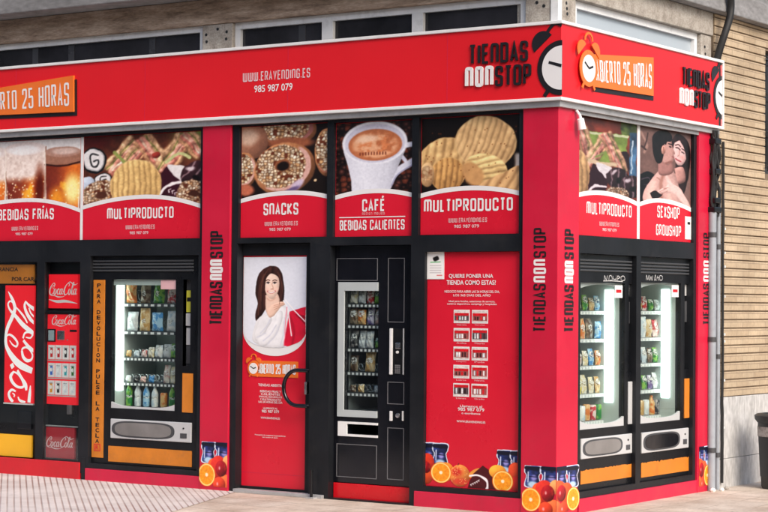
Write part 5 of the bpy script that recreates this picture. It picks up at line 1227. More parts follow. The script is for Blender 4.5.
def slats(fr, s0, s1, z0, z1, n, d, m, par, gap=.45):
    h = (z1 - z0) / n; mb = MB()
    for i in range(n):
        a = z0 + h * i
        b = MB().box(fr, s0, s1, a, a + h * (1 - gap), d - .02, d + .006)
        k = len(mb.v); mb.v += b.v; mb.f += [tuple(q + k for q in f) for f in b.f]
    return mb.build('vent', m, par, bevel=.002)
def curved_rim(fr, s0, s1, z0, z1, sag, d, m, par, name='lower_rim'):
    """white lip under the glass, its top edge sagging in the middle"""
    mb = MB(); n = 16; P = fr.P
    def zt(u): return z1 - sag * (1 - (2 * u - 1) ** 4)
    for i in range(n):
        u, v = i / n, (i + 1) / n; a, b = s0 + (s1 - s0) * u, s0 + (s1 - s0) * v
        mb.quad(P(a, z0, d), P(b, z0, d), P(b, zt(v), d), P(a, zt(u), d)); mb.quad(P(a, zt(u), d), P(b, zt(v), d), P(b, zt(v), d - .02), P(a, zt(u), d - .02))
    return mb.build(name, m, par)
def tray_flap(fr, s0, s1, z0, z1, d, par, flap):
    """silver delivery tray with a big rounded flap and a lock at the right"""
    t = MB().box(fr, s0, s1, z0, z1, d - .02, d + .012).build('delivery_tray', SILV, par, bevel=.006)
    w, h = s1 - s0, z1 - z0; cx, cz = s0 + w * .41, z0 + h * .5
    def sup(k, kk, n=40): 
        o = []
        for i in range(n):
            a = 2 * math.pi * i / n; c, s_ = math.cos(a), math.sin(a)
            o.append((cx + k * math.copysign(abs(c) ** .45, c), cz + kk * math.copysign(abs(s_) ** .75, s_)))
        return o
    MB().prism(fr, sup(w * .39, h * .42), d + .010, d + .0135).build('flap_rim', GREYD, t)
    MB().prism(fr, sup(w * .35, h * .34), d + .012, d + .0165).build('flap', flap, t)
    MB().box(fr, s1 - w * .13, s1 - w * .05, z0 + h * .2, z0 + h * .45, d + .012, d + .016).build('lock', GREYD, t, bevel=.003)
    MB().lathe(fr.P(s1 - w * .09, z0 + h * .7, d + .012), [(.008, 0), (.007, .006)], 12, axis=fr.P(0, 0, 1)).build('button', BLACKM, t)
    return t
FLAPG = mat('grey_flap', (.20, .19, .185), .4, var=.2)

# ---- the wide snack machine left of the first pillar
MB_NAME = 'snack machine left of the red pillar'
d = -.04
vb = thing('vending_machine', 'black snack vending machine with orange strip lettered down its left, left of the pillar', 'vending machine', FR.P((B_[0] + B_[1]) / 2, .17, d))
gB = (-4.491, -3.759, 0.646, 1.776)
slot = (-3.675, -3.593, 1.036, 1.776)
body = MB().plate(FR, B_[0] + .003, B_[1] - .003, B_[2] + .003, B_[3] - .003, d - .05, d, [gB, slot]).build('door', BLACKM, vb, bevel=.003)
MB().cavity(FR, gB[0], gB[1], gB[2], gB[3], d - .60, d - .05).build('cabinet', MINT, vb)
MB().cavity(FR, slot[0], slot[1], slot[2], slot[3], d - .045, d - .001).build('coin_panel', GREYD, vb)
MB().box(FR, slot[0] + .006, slot[1] - .006, 1.497, 1.682, d - .044, d - .036).build('notice', LABELY, vb)
MB().box(FR, slot[0] + .012, slot[1] - .012, 1.587, 1.622, d - .0355, d - .035).build('notice_mark', BLACKL, vb)
MB().box(FR, slot[0] + .004, slot[1] - .004, 1.378, 1.485, d - .044, d - .03).build('coin_slot', SILV, vb, bevel=.004)
MB().box(FR, slot[0] + .008, slot[1] - .008, 1.215, 1.360, d - .044, d - .034).build('keypad', SILV, vb, bevel=.003)
MB().box(FR, slot[0] + .012, slot[1] - .004, 1.053, 1.206, d - .044, d - .036).build('card_reader', GREYD, vb, bevel=.003)
slats(FR, -4.715, -3.560, 1.846, 1.957, 4, d + .004, SILV and mat('vent_grey', (.05, .052, .056), .4), vb)
ob = MB().box(FR, -4.706, -4.573, 0.204, 1.771, d - .01, d + .006).build('orange_strip', ORSHEET, vb)
zs = [1.744, 0.323]; msg = 'PARA DEVOLUCION PULSE LA TECLA'; stp = (zs[0] - zs[1]) / len(msg); ocx = -4.640
for i, ch in enumerate(msg):
    hw_ = .006 if ch == 'I' else .022
    if ch != ' ': plain_text(FR, ch, ocx - hw_, ocx + hw_, zs[0] - stp * (i + .82), zs[0] - stp * (i + .08), d + .0075, BLACKL, ob, bold=.025)
rz = 0.292
MB().plate(FR, ocx - .038, ocx + .038, rz - .032, rz + .032, d + .006, d + .008, [(ocx - .030, ocx + .030, rz - .025, rz + .025)]).build('key_box', REDM, ob)
plain_text(FR, 'R', ocx - .019, ocx + .019, rz - .018, rz + .018, d + .008, REDM, ob, bold=.02)
MB().box(FR, -3.671, -3.556, 0.639, 0.973, d - .01, d + .005).build('orange_sheet', ORSHEET, vb)
MB().box(FR, -4.510, -3.560, 0.177, 0.313, d - .01, d + .005).build('orange_sheet', ORSHEET, vb)
tray_flap(FR, -4.483, -3.563, 0.383, 0.553, d, vb, FLAPG)
MB().box(FR, gB[0] + .002, gB[1] - .002, gB[2] + .002, gB[3] - .002, d - .02, d - .014).build('glass_pane', GLASS, vb)
curved_rim(FR, gB[0] + .001, gB[1] - .001, gB[2] + .001, gB[2] + .055, .036, d - .004, SILV, vb)
hr_ = MB().box(FR, gB[0] + .001, gB[1] - .001, gB[3] - .05, gB[3] - .001, d - .035, d - .021).build('header', MINT, vb)
MB().box(FR, -3.939, gB[1] - .004, gB[3] - .085, gB[3] - .004, d - .013, d - .0115).build('notice', mat('pink_notice', (.66, .40, .42), .5), vb)
MB().box(FR, gB[0] + .003, gB[0] + .013, 0.795, 1.745, d - .15, d - .062).build('light_tube', TUBE, vb, bevel=.005)
ds = d - .15; sa, sb = -4.488, -3.881
zB = [1.566, 1.321, 1.089, 0.868, 0.656]
shelf_row(FR, sa, sb, zB[0], ds, [('bag', 'orange', .125, .185), ('bag', 'brown', .12, .185), ('bag', 'green', .13, .20), ('bag', 'red', .11, .15)], 'top', MB_NAME, vb)
shelf_row(FR, sa, sb, zB[1], ds, [('bag', 'silver', .13, .16), ('bag', 'gold', .12, .20), ('bag', 'blue', .125, .17), ('bag', 'white', .12, .17)], 'second', MB_NAME, vb)
shelf_row(FR, sa, sb, zB[2], ds, [('pack', 'gold', .06, .06), ('pack', 'white', .06, .055), ('pack', 'red', .06, .06), ('pack', 'cream', .07, .09), ('pack', 'white', .085, .11), ('pack', 'silver', .085, .11), ('pack', 'green', .08, .12)], 'third', MB_NAME, vb, slots=7)
shelf_row(FR, sa, sb, zB[3], ds, [('pack', 'silver', .06, .06), ('pack', 'black', .06, .06), ('pack', 'pink', .06, .055), ('pack', 'blue', .06, .06), None, ('pack', 'pink', .07, .15), ('pack', 'cream', .07, .15)], 'fourth', MB_NAME, vb, slots=7)
shelf_row(FR, sa, sb, zB[4], ds, [('bottle', 'green', .062, .20), ('bottle', 'silver', .062, .19), ('bottle', 'blue', .062, .19), ('bottle', 'white', .062, .19), ('can', 'orange', .066, .125), ('bottle', 'green', .062, .20)], 'bottom', MB_NAME, vb, coil=False)

# ---- the two machines on the side wall
def side_machine(H, g, strip_px, tray, ochre, label, mach, tagpts, rows, strip_m, slot, send):
    d = -.04
    vm = thing('vending_machine', label, 'vending machine', SD.P((H[0] + H[1]) / 2, .2, d))
    MB().plate(SD, H[0] + .003, H[1] - .003, H[2] + .003, H[3] - .003, d - .05, d, [g, slot]).build('door', BLACKM, vm, bevel=.003)
    MB().cavity(SD, g[0], g[1], g[2], g[3], d - .6, d - .05).build('cabinet', MINT, vm)
    MB().cavity(SD, *slot, d - .045, d - .001).build('coin_panel', BLACKG, vm); zm = slot[2] + (slot[3] - slot[2]) * .55
    MB().box(SD, slot[0] + .004, slot[1] - .004, zm, zm + (slot[3] - zm) * .55, d - .044, d - .02).build('coin_slot', GREYD, vm, bevel=.003)
    MB().box(SD, slot[0] + .004, slot[1] - .004, slot[3] - .1, slot[3] - .005, d - .044, d - .025).build('notice', SILV, vm)
    slats(SD, H[0] + .02, H[1] - .02, H[3] - .135, H[3] - .03, 4, d + .004, MATS['vent_grey'], vm)
    MB().box(SD, *strip_px, d - .01, d + .008).build('door_strip', strip_m, vm, bevel=.003)
    tray_flap(SD, *tray[:4], d, vm, tray[4])
    # ochre sheet with its worn, peeling upper edge
    rr = random.Random(int(H[0] * 100)); n = 40; top = [(ochre[0] + (ochre[1] - ochre[0]) * i / n, ochre[3] - abs(rr.gauss(0, .004)) - .006 * (rr.random() < .12)) for i in range(n + 1)]
    MB().prism(SD, [(ochre[0], ochre[2]), (ochre[1], ochre[2])] + top[::-1], d - .005, d + .004).build('orange_sheet', ORSHEET, vm)
    MB().box(SD, g[0] + .002, g[1] - .002, g[2] + .002, g[3] - .002, d - .02, d - .014).build('glass_pane', GLASS, vm)
    curved_rim(SD, g[0] + .001, g[1] - .001, g[2] + .001, g[2] + .075, .04, d - .004, SILV, vm)
    # arched header behind the glass
    hb = MB(); P = SD.P; n = 14
    for i in range(n):
        u, v = i / n, (i + 1) / n; a, b = g[0] + .002 + (g[1] - g[0] - .004) * u, g[0] + .002 + (g[1] - g[0] - .004) * v
        f = lambda t: g[3] - .012 - .04 * (2 * t - 1) ** 2
        hb.quad(P(a, f(u), d - .024), P(b, f(v), d - .024), P(b, g[3] - .001, d - .024), P(a, g[3] - .001, d - .024))
    hb.build('header', SILV, vm)
    MB().box(SD, g[1] - .15, g[1] - .02, g[3] - .115, g[3] - .015, d - .013, d - .0115).build('notice', WHITEL, vm)
    MB().box(SD, g[1] - .13, g[1] - .04, g[3] - .075, g[3] - .05, d - .0112, d - .0108).build('notice_mark', REDM, vm)
    MB().box(SD, g[1] - .013, g[1] - .003, g[2] + .18, g[3] - .05, d - .178, d - .10).build('light_tube', TUBE, vm, bevel=.004)
    # scrawled tag over the glass
    tg = MB(); 
    for n_, st in enumerate(tagpts[4]):
        c = [tuple(p) for p in catmull([(tagpts[0] + (tagpts[1] - tagpts[0]) * x, tagpts[2] + (tagpts[3] - tagpts[2]) * y) for x, y in st], 4)]
        Lp, Rp = ribbon(c, .0065); strip(tg, SD, Lp, Rp, d + .0015 + .0003 * n_, 0)
    tg.build('graffiti', mat('chalky_marker', (.48, .48, .48), .6) if 'chalky_marker' not in MATS else MATS['chalky_marker'], vm)
    for (zz, items, slots, shelf) in rows:
        shelf_row(SD, g[0] + .004, send, zz, d - .19, items, shelf, mach, vm, slots=slots, depth=.33, tray=SILV)
    return vm
sz = lambda a, b, c: None
g1 = (0.450, 1.188, 0.624, 1.761)
g2 = (1.473, 2.209, 0.625, 1.774)
NO = [None, None]
rowz = [1.539, 1.316, 1.101, 0.878, 0.663]
b_ = lambda c, h=.15, w=.10: ('bag', c, w, h)
p_ = lambda c, h=.1, w=.07: ('pack', c, w, h)
rows1 = [(rowz[0], NO + [p_('red', .12), p_('cream', .11), p_('green', .12), p_('gold'), p_('blue', .11)], 7, 'top'), (rowz[1], NO + [b_('blue', .17), b_('orange', .15), b_('brown', .15), b_('blue', .14)], 6, 'second'), (rowz[2], NO + [p_('yellow', .12), p_('red', .12), p_('cream', .12), p_('blue', .13), p_('orange', .12)], 7, 'third'),
         (rowz[3], NO + [p_('white', .17, .06), p_('yellow', .14), p_('cream', .14), p_('cream', .13), p_('gold', .13)], 7, 'fourth'), (rowz[4], NO + [('can', 'red', .066, .12), ('can', 'silver', .066, .12), ('can', 'white', .066, .12), ('can', 'orange', .066, .12), ('can', 'red', .066, .12), ('can', 'green', .066, .12)], 8, 'bottom')]
rows2 = [(rowz[0], NO + [p_('orange', .13), p_('gold', .13), p_('red', .12), p_('green', .1), p_('silver')], 7, 'top'), (rowz[1], NO + [b_('yellow', .19), b_('white', .18), b_('gold', .15), b_('red', .14)], 6, 'second'), (rowz[2], NO + [p_('pink', .13), p_('blue', .13), p_('white', .13), p_('brown', .12), p_('green', .12)], 7, 'third'),
         (rowz[3], NO + [p_('red', .16), p_('yellow', .14), p_('green', .12), p_('purple', .12), p_('silver', .13)], 7, 'fourth'), (rowz[4], NO + [('bottle', 'yellow', .066, .17), ('bottle', 'yellow', .066, .16), ('can', 'gold', .066, .12), ('can', 'silver', .066, .12), ('bottle', 'orange', .066, .16), ('can', 'black', .066, .12)], 8, 'bottom')]
N_ = [(0, .1), (.02, .9), (.1, .2), (.16, .95)]
tag1 = [N_, [(.22, .2), (.26, .9), (.36, .85), (.38, .2), (.26, .15)], [(.42, .9), (.44, .4), (.56, .4), (.57, .95), (.58, 0)], [(.64, .1), (.64, .9), (.76, .7), (.66, .45)], [(.82, .2), (.82, .8), (.96, .9), (1, .3), (.84, .15)], [(-.05, .02), (.4, .08), (.9, .0)]]
tag2 = [N_, [(.2, .9), (.22, .1), (.30, .7), (.36, .1), (.42, .9)], [(.5, 0), (.56, 1), (.62, .1), (.5, .5)], [(.72, .9), (.68, .5), (.78, .6), (.74, .1)], [(.84, .1), (.84, .9), (1, .8), (.98, .2), (.82, .2)]]
side_machine(R1, g1, (1.248, 1.378, 0.632, 0.974), (0.460, 1.308, 0.399, 0.557, FLAPG), (0.464, 1.381, 0.206, 0.316),
    'glass-fronted snack machine on the side wall nearest the corner pillar, with a grey delivery flap', 'side machine nearest the corner', (0.831, 1.179, 1.776, 1.824, tag1), rows1, SILV, (1.261, 1.353, 1.051, 1.759), 1.190)
side_machine(R2, g2, (2.279, 2.419, 0.635, 0.970), (1.485, 2.352, 0.384, 0.553, BLACKG), (1.487, 2.421, 0.188, 0.309),
    'glass-fronted snack machine on the side wall nearest the drainpipes, with a black delivery flap', 'side machine nearest the pipes', (1.559, 1.851, 1.789, 1.838, tag2), rows2, ORSHEET, (2.283, 2.380, 1.050, 1.772), 2.235)

# ---- the tall black machine in the middle
d = -.07
vd = thing('vending_machine', 'tall black vending machine with pale window frame and keypad, between door and poster', 'vending machine', FR.P((D_[0] + D_[1]) / 2, 0, d))
gD = (-1.995, -1.667, 0.723, 1.686)
dl = (-1.959, -1.661, 0.529, 0.611)
MB().plate(FR, D_[0] + .003, D_[1] - .003, 0.138, D_[3] - .003, d - .06, d, [gD, dl]).build('door', BLACKG, vd, bevel=.004)
MB().box(FR, D_[0] + .004, D_[1] - .004, -.02, 0.131, d - .06, d + .004).build('plinth', COLA, vd, bevel=.004)
MB().cavity(FR, gD[0], gD[1], gD[2], gD[3], d - .6, d - .06).build('cabinet', DIM, vd)
MB().cavity(FR, *dl, d - .3, d - .06).build('delivery_recess', BLACKM, vd)
mat('pale_frame', (.44, .48, .49), .35, var=.05)
wx0, wz0, wz1 = -2.055, 0.668, 1.755
MB().plate(FR, wx0, gD[1], wz0, wz1, d - .01, d + .014, [(gD[0], gD[1] + 1, gD[2], gD[3])]).build('window_frame', MATS['pale_frame'], vd, bevel=.004)
MB().box(FR, gD[0] + .001, gD[1] - .001, gD[2] + .001, gD[3] - .001, d - .012, d - .006).build('glass_pane', GLASSD, vd)
bx = -2.048
MB().plate(FR, bx, dl[1], dl[2] - .018, dl[3] + .018, d - .01, d + .012, [(dl[0], dl[1] + 1, dl[2], dl[3])]).build('delivery_frame', WHITE, vd, bevel=.003)
def outline(s0, s1, z0, z1, t=.005): return MB().plate(FR, s0, s1, z0, z1, d, d + .003, [(s0 + t, s1 - t, z0 + t, z1 - t)]).build('outline', SILV if False else MATS['grey_line'], vd)
mat('grey_line', (.17, .17, .18), .35)
outline(-2.080, -1.676, wz1 + .012, 1.949); outline(-1.575, -1.416, 1.436, 1.949)
outline(-1.571, -1.412, 0.785, 0.962); outline(-1.568, -1.411, 0.186, 0.598); outline(-2.065, -1.670, 0.180, 0.448)
MB().box(FR, -1.551, -1.524, 1.020, 1.388, d - .005, d + .012).build('handle', WHITE, vd, bevel=.004)
MB().box(FR, -1.425, -1.415, 1.023, 1.389, d - .005, d + .006).build('panel_edge', SILV, vd)
cp = MB().box(FR, -1.519, -1.429, 1.022, 1.389, d - .005, d + .002).build('control_panel', BLACKM, vd)
MB().box(FR, -1.492, -1.448, 1.225, 1.274, d + .002, d + .012).build('coin_slot', CHROME, cp, bevel=.003)
MB().lathe(FR.P(-1.476, 1.199, d + .002), [(.012, 0), (.011, .01)], 14, axis=(0, -1, 0)).build('button', WHITE, cp)
kp = MB()
for i in range(3):
    for j in range(5): a = -1.498 + .0175 * i; zz = 1.030 + .0145 * j; kp.box(FR, a, a + .013, zz, zz + .0105, d + .002, d + .007)
kp.build('keypad', MATS['grey_line'], cp)
MB().box(FR, -1.546, -1.521, 0.651, 0.730, d - .005, d + .01).build('coin_return', WHITE, vd, bevel=.003); MB().box(FR, -1.427, -1.414, 0.656, 0.735, d - .005, d + .01).build('coin_return', WHITE, vd, bevel=.003)
MB().lathe(FR.P(-1.471, 0.697, d), [(.02, 0), (.018, .008), (.01, .009)], 14, axis=(0, -1, 0)).build('coin_cup', CHROME, vd)
DN = 'black machine beside the door'; dsD = d - .035
zD = [1.580, 1.410, 1.221, 1.031, 0.862]
sa, sb = gD[0] + .004, gD[1] - .004
shelf_row(FR, sa, sb, zD[0], dsD, [('pack', 'cream', .075, .10), ('pack', 'silver', .075, .10), ('pack', 'red', .075, .115), ('pack', 'green', .075, .11)], 'top', DN, vd)
shelf_row(FR, sa, sb, zD[1], dsD, [('bag', 'brown', .085, .13), ('bag', 'orange', .085, .12), ('pack', 'purple', .07, .13), ('pack', 'pink', .07, .12)], 'second', DN, vd)
shelf_row(FR, sa, sb, zD[2], dsD, [('pack', 'black', .075, .13), ('pack', 'silver', .07, .13), ('pack', 'white', .075, .14), ('pack', 'green', .06, .08)], 'third', DN, vd, slots=4)
shelf_row(FR, sa, sb, zD[3], dsD, [('bag', 'brown', .08, .12), None, ('bag', 'gold', .10, .15), None], 'fourth', DN, vd, slots=4)
shelf_row(FR, sa, sb, zD[4], dsD, [('pack', 'brown', .06, .06), ('pack', 'gold', .06, .07), None, ('pack', 'silver', .06, .06)], 'bottom', DN, vd, slots=4)

# ---- the two drink machines at the left end, behind glass
d = -.04
va = thing('drink_machine', 'red drinks machine with huge white script running up it at the left edge', 'drink machine', FR.P((A1[0] + A1[1]) / 2, .17, d))
MB().box(FR, A1[0] + .004, A1[1] - .004, A1[2] + .004, A1[3] - .004, d - .5, d - .02).build('body', BLACKM, va)
ax0, ax1, az0, az1 = -6.288, -5.431, 0.649, 1.720
lp0 = -5.801
MB().box(FR, lp0, ax1, az0, az1, d - .018, d).build('lit_panel', COLALIT, va, bevel=.003)
MB().box(FR, lp0 - .004, ax1, az0 - .014, az0 - .001, d - .018, d + .003).build('panel_edge', WHITE, va)
trace = [[(60,88,4),(84,130,18),(106,180,22),(114,230,24),(90,300,26),(60,370,24),(46,440,20),(52,520,24),(100,603,36),(160,663,42),(255,708,34)],[(52,440,8),(75,428,12),(110,450,14),(138,490,14),(130,520,12),(102,508,9),(76,474,6)],[(104,182,6),(78,164,9),(61,188,11),(76,232,14),(120,280,22),(180,350,28),(266,418,26)],[(118,206,6),(150,240,11),(190,290,13),(214,335,8)],[(200,162,10),(191,200,17),(206,252,20),(236,302,22),(268,335,16)],[(198,166,10),(228,198,16),(268,226,24)],[(225,215,8),(240,255,10),(266,285,10)],[(182,455,12),(195,416,12),(225,404,13),(255,420,12),(240,450,9),(204,446,7)],[(185,470,16),(222,515,20),(268,552,20)],[(175,553,15),(186,600,20),(215,628,20),(248,620,13),(258,585,11),(238,546,11),(208,525,11),(180,536,12),(174,556,8)],[(94,658,26),(108,690,26)],[(115,716,12),(90,758,22),(108,806,20),(150,838,15),(192,832,13),(180,783,13),(150,738,13),(116,720,8)],[(143,706,14),(174,763,18),(206,818,26),(214,862,14)],[(132,872,10),(100,862,14),(78,890,17),(86,925,19),(112,958,18)],[(118,918,9),(122,900,9),(106,888,6)],[(150,915,8),(165,942,14),(208,958,16)],[(246,822,6),(242,880,20),(236,955,24)]]
tm = MB()
for n_, st_ in enumerate(trace):
    c_ = catmull(st_, 6); q_ = [(lp0 + (p[0] - 36) / 229 * (ax1 - lp0), az1 - (p[1] - 40) / 923 * (az1 - az0)) for p in c_]
    Lp, Rp = ribbon(q_, [max(p[2], 2) / 229 * (ax1 - lp0) for p in c_]); strip(tm, FR, [Vector((min(v.x, ax1 - .003), max(v.y, az0 + .004))) for v in Lp], [Vector((min(v.x, ax1 - .003), max(v.y, az0 + .004))) for v in Rp], d + .002 + .0003 * n_, 0)
tm.build('lettering', SCRIPTLIT, va)
MB().box(FR, -6.301, -5.443, 1.737, 1.911, d - .018, d + .001).build('orange_sheet', ORSHEET, va)
plain_text(FR, 'TOLERANCIA', -6.047, -5.638, 1.849, 1.887, d + .0025, BLACKL, va, bold=.02); plain_text(FR, 'POR CARA', -5.717, -5.390, 1.759, 1.797, d + .0025, BLACKL, va, bold=.02)
MB().box(FR, -6.271, -5.444, 0.160, 0.360, d - .018, d + .001).build('yellow_sheet', YELLOW, va)
MB().box(FR, -5.631, -5.455, 0.415, 0.578, d - .018, d - .002).build('delivery_flap', BLACKG, va, bevel=.004)
vc = thing('drink_machine', 'narrow red drinks machine with rows of drink pictures behind the glass beside the black post', 'drink machine', FR.P((A2[0] + A2[1]) / 2, .17, d))
MB().box(FR, A2[0] + .004, A2[1] - .004, A2[2] + .004, A2[3] - .004, d - .5, d - .03).build('body', BLACKM, vc)
tp = MB().box(FR, -5.258, -4.902, 1.516, 1.821, d - .03, d - .002).build('top_panel', COLALIT, vc, bevel=.002)
script(FR, -5.249, -4.898, 1.612, 1.756, d, WHITEL, tp, fat=1.0)
sw_ = MB(); c_ = catmull([(-5.251, 1.594), (-5.152, 1.577), (-5.042, 1.580), (-4.903, 1.560)], 6); k2 = len(c_)
Lp, Rp = ribbon([tuple(p) for p in c_], [.004 + .022 * math.sin(math.pi * i / (k2 - 1)) for i in range(k2)]); strip(sw_, FR, Lp, Rp, d, 0); sw_.build('wave', WHITEL, tp)
fp = MB().box(FR, -5.266, -4.902, 0.654, 1.460, d - .03, d - .002).build('front_panel', COLALIT, vc, bevel=.002)
script(FR, -5.213, -4.905, 1.352, 1.464, d, WHITEL, fp, fat=1.0)
MB().box(FR, -5.257, -5.164, 1.214, 1.329, d - .002, d + .006).build('display_frame', BLACKM, fp); MB().box(FR, -5.245, -5.176, 1.225, 1.318, d + .006, d + .008).build('display', mat('grey_display', (.36, .44, .48), .2), fp)
MB().box(FR, -5.139, -5.051, 1.232, 1.316, d - .002, d + .008).build('coin_slot', CHROME, fp, bevel=.003); MB().box(FR, -4.989, -4.909, 1.306, 1.326, d - .002, d + .003).build('note_slot', BLACKM, fp)
MB().lathe(FR.P(-5.019, 1.233, d - .002), [(.008, 0), (.007, .006)], 12, axis=(0, -1, 0)).build('button', CHROME, fp)
k_ = 0
for zc in (1.121, 0.960, 0.803):
    cw_ = (-4.908 - -5.255) / 4
    for i in range(4):
        a = -5.255 + cw_ * i
        MB().box(FR, a + .004, a + cw_ - .004, zc - .064, zc + .064, d - .004, d + .002).build('drink_card', WHITEL, fp)
        picture(pic_drinks([0, 0, 5, 0, 1, 6, 2, 3, 4, 5, 6, 6][k_]), FR, a + .007, a + cw_ - .007, zc - .058, zc + .058, d + .003, INK, fp, 'drink_picture'); k_ += 1
    MB().box(FR, -5.255, -4.908, zc - .079, zc - .069, d - .002, d + .003).build('button_row', SILV, fp)
lp = MB().box(FR, -5.278, -4.924, 0.172, 0.449, d - .03, d - .004).build('lower_panel', COLAD, vc, bevel=.002)
script(FR, -5.263, -4.924, 0.251, 0.372, d - .001, PINKL, lp, fat=1.0)
MB().box(FR, -5.287, -4.878, 0.455, 0.465, d - .02, d + .002).build('rail', ALU, vc)
MB().box(FR, A2[0] + .004, A2[1] - .004, 1.477, 1.497, -.03, -.02).build('crossbar', BLACK, vc)
MB().box(FR, -4.967, -4.931, 0.574, 0.655, -.02, .012).build('latch', GREYD, vc, bevel=.003)
MB().box(FR, A2[0] + .002, A2[1] - .002, A2[2] + .002, A2[3] - .002, -.017, -.011).build('glass_pane', GLASS, vc)
MB().box(FR, A1[0] + .002, A1[1] - .002, az0 - .18, A1[3] - .002, -.017, -.011).build('glass_pane', GLASS, va)

# ================================================================ small things on and by the walls
cam_ = thing('wall_lamp', 'small white lamp hanging from a bracket under the sign at the corner', 'lamp', (.06, .22, 3.06))
MB().tube([(.03, .235, 3.07), (.06, .235, 3.03), (.075, .24, 2.98)], .012, 8).build('bracket', ALUW, cam_, smooth=True)
MB().lathe((.07, .225, 3.005), [(.02, 0), (.028, .008), (.03, .06), (.033, .085), (.026, .088)], 16, axis=(.12, .16, -1)).build('lamp_head', WHITE, cam_, smooth=True)
def pipe(label, s, d, r, z0, z1, m, clips, group=None, name='drainpipe'):
    t = thing(name, label, 'pipe', SD.P(s, z0, d), group)
    MB().tube([SD.P(s, z0, d), SD.P(s, z1, d)], r, 16).build('pipe', m, t, smooth=True)
    for zc in clips:
        MB().tube([SD.P(s, zc - .02, d), SD.P(s, zc + .02, d)], r + .006, 16).build('clamp', GREYD, t, smooth=True)
    return t
pipe('wide grey drainpipe beside the red pillar on the side wall', 2.644, .045, .035, .0, 2.437, GREYP, (.35, 1.3, 2.2))
pipe('thin grey conduit between the wide drainpipe and the brick wall', 2.783, .036, .02, .0, 2.503, GREYP, (.3, 1.15, 2.1))
cb = thing('cable', 'black cable running down the brick edge beside the grey pipes', 'cable', (.03, 2.93, .1)); r_ = random.Random(5)
cp_ = []
for i in range(26): zz = .05 + i * (3.02 - .05) / 25; cp_.append((.028, 2.898 + r_.uniform(-.006, .006), zz))
MB().tube(cp_, .013, 8).build('cable_run', DARKC, cb, smooth=True)
for zz in (.52, .93, 1.27, 1.33, 1.66, 1.92, 2.04, 2.25): MB().box(SD, 2.898 + .004, 2.898 + .018, zz, zz + .02, .02, .046).build('clip', TAG, cb)
bun = thing('cable_bundle', 'black bundle of taped cables above the grey pipe tops', 'cables', (.05, 2.8, 2.3)); ya = 2.681
for k in range(6):
    o = (k - 2.5) * .018; r_ = random.Random(k)
    pts_ = [(.045 + r_.uniform(-.02, .025), ya + o + r_.uniform(-.02, .02), 2.36 + (3.10 - 2.36) * i / 6) for i in range(7)]
    MB().tube([tuple(p) for p in catmull(pts_, 4)], .014, 8).build('strand', DARKC, bun, smooth=True)
for zz, w in ((2.39, .075), (2.47, .06), (2.72, .055), (2.98, .06)):
    MB().box(SD, ya - w, ya + w, zz, zz + .05, .005, .085).build('strap', BLACKM, bun, bevel=.01)
hose = thing('cable', 'thick black hose hanging from the ledge down behind the red sign end', 'cable', (.1, 2.8, 3.75))
hp = [(2.786, -6), (0, 0)]
MB().tube([tuple(p) for p in catmull([(.15, 2.752, 4.301), (.14, 2.796, 4.195), (.13, 2.790, 4.082), (.10, 2.755, 3.940), (.06, 2.741, 3.803), (.035, 2.743, 3.700), (.035, 2.745, 3.544), (.035, 2.749, 3.128)], 6)], .032, 12).build('hose', DARKC, hose, smooth=True)
st = thing('door_stop', 'short thin black post standing on the pavement at the foot of the door', 'door stop', (-2.228, -.02, 0))
MB().tube([(-2.228, -.05, 0), (-2.228, -.05, .23)], .012, 10).build('post', BLACKM, st, smooth=True); MB().box(FR, -2.228 - .04, -2.228 + .04, 0, .012, .02, .08).build('foot', ALU, st)
# litter bin
bc = Vector((.45, 3.26, 0)); bn = thing('litter_bin', 'dark plastic litter bin with a grey label band against the stained wall', 'litter bin', tuple(bc))
k_ = .235
MB().lathe(bc, [(k_ * .80, 0), (k_ * .84, .02), (k_ * .86, .10), (k_ * .88, .105), (k_ * .97, .53), (k_ * .97, .575)], 28).build('body', PLASTIC, bn, smooth=True)
MB().lathe(bc + Vector((0, 0, .575)), [(k_ * 1.0, 0), (k_ * 1.09, .03), (k_ * 1.10, .06), (k_ * 1.0, .075), (k_ * .82, .08), (k_ * .8, .02)], 28).build('rim', PLASTIC, bn, smooth=True)
lb = MB()
for i in range(12):
    a0, a1 = R_(-168 + i * 9), R_(-168 + (i + 1) * 9); rr0, rr1 = k_ * .963 + .003, k_ * .978 + .003
    f = lambda a, r, z: (bc.x + math.cos(a) * r, bc.y + math.sin(a) * r, z)
    lb.quad(f(a0, rr0, .455), f(a1, rr0, .455), f(a1, rr1, .54), f(a0, rr1, .54))
lb.build('label_band', weathered('worn_label', (.16, .15, .14), (.34, .33, .32), (.5, .5, .5), (1, 1, 1), 14, .05), bn)
for i, (x, y, r) in enumerate(((.09, 2.58, .028), (.12, 2.70, .022), (.10, 2.84, .024))):
    mb = MB().lathe((x, y, 0), [(r * .7, 0), (r, r * .5), (r * .7, r * 1.0), (r * .2, r * 1.2)], 7)
    place(mb, 'rubble', [TAG, TAG, CONC][i], (x, y, 0), ['white pebble at the foot of the right red pillar', 'white pebble at the foot of the wide drainpipe', 'grey lump of rubble at the foot of the thin conduit'][i], 'rubble', 'bits of rubble by the pipes', smooth=False)

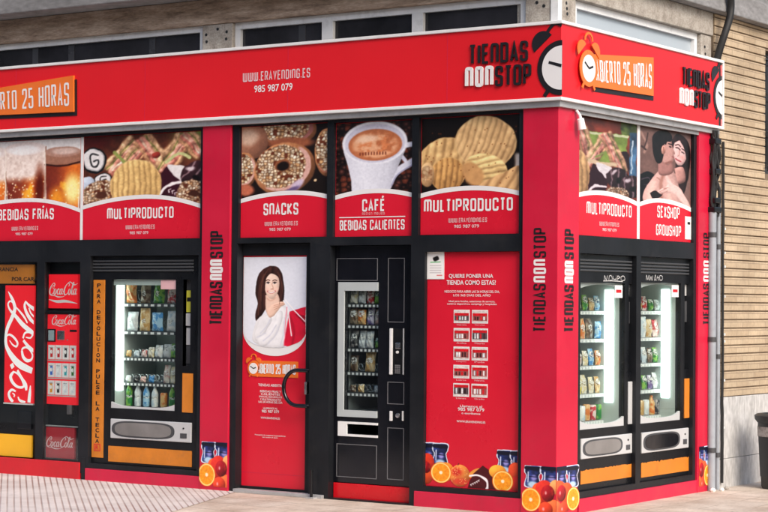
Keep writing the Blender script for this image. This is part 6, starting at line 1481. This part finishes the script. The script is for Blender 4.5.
# ================================================================ across the street (seen only as a reflection in the glass)
ob_ = thing('apartment_building', 'long apartment block across the street facing the shop', 'building', (-14, -27, 0))
OF = Frame('front'); hs_ = []; 
for k in range(16):
    for j in range(4): hs_.append((-60 + 5.6 * k, -58 + 5.6 * k, 1.2 + 3.1 * j, 2.9 + 3.1 * j))
MB().plate(FR, -62, 30, -.13, 13, 27, 27.5, hs_).build('wall', mat('street_facade', (.25, .22, .19), .8, var=.2), ob_)
MB().box(FR, -61.9, 29.9, -.13, 12.9, 27.55, 27.6).build('window_band', PANE, ob_)

# ================================================================ daylight, camera
w = bpy.data.worlds.new('World'); S.world = w; w.use_nodes = True; nt = w.node_tree
sky = nt.nodes.new('ShaderNodeTexSky'); sky.sky_type = 'NISHITA'; sky.sun_disc = False
sd = Vector((.95, -.48, .85)).normalized()
sky.sun_elevation = math.asin(sd.z); sky.sun_rotation = math.atan2(sd.x, sd.y); sky.air_density = 1.0; sky.dust_density = 4.0; sky.ozone_density = 1.0
bg = nt.nodes['Background']; nt.links.new(sky.outputs['Color'], bg.inputs['Color']); bg.inputs['Strength'].default_value = .15
sl = bpy.data.lights.new('sun', 'SUN'); sl.energy = 1.35; sl.angle = R_(28); sl.color = (1.0, .95, .88)
so = bpy.data.objects.new('sun', sl); COL.objects.link(so); so.rotation_euler = (-sd).to_track_quat('-Z', 'Y').to_euler(); so.location = (4, -6, 12)
cd = bpy.data.cameras.new('camera'); co = bpy.data.objects.new('camera', cd); COL.objects.link(co)
yaw, pit, rol = R_(-34.3172), R_(1.3274), R_(.4795)
f = Vector((math.sin(yaw), math.cos(yaw), 0)); r = Vector((math.cos(yaw), -math.sin(yaw), 0)); u = Vector((0, 0, 1))
f2 = f * math.cos(pit) + u * math.sin(pit); u2 = u * math.cos(pit) - f * math.sin(pit)
r3 = r * math.cos(rol) + u2 * math.sin(rol); u3 = u2 * math.cos(rol) - r * math.sin(rol)
co.matrix_world = Matrix(((r3.x, u3.x, -f2.x, 7.26747), (r3.y, u3.y, -f2.y, -12.94531), (r3.z, u3.z, -f2.z, 1.6), (0, 0, 0, 1)))
cd.sensor_width = 36; cd.lens = 36 * 1971.0 / 768; cd.clip_end = 2000; cd.clip_start = .1
S.camera = co
S.view_settings.view_transform = 'Standard'; S.view_settings.look = 'None'; S.view_settings.gamma = 1; S.view_settings.use_curve_mapping = False
S.view_settings.exposure = 0.56
S.cycles.max_bounces = 8; S.cycles.transparent_max_bounces = 12; S.cycles.use_denoising = True
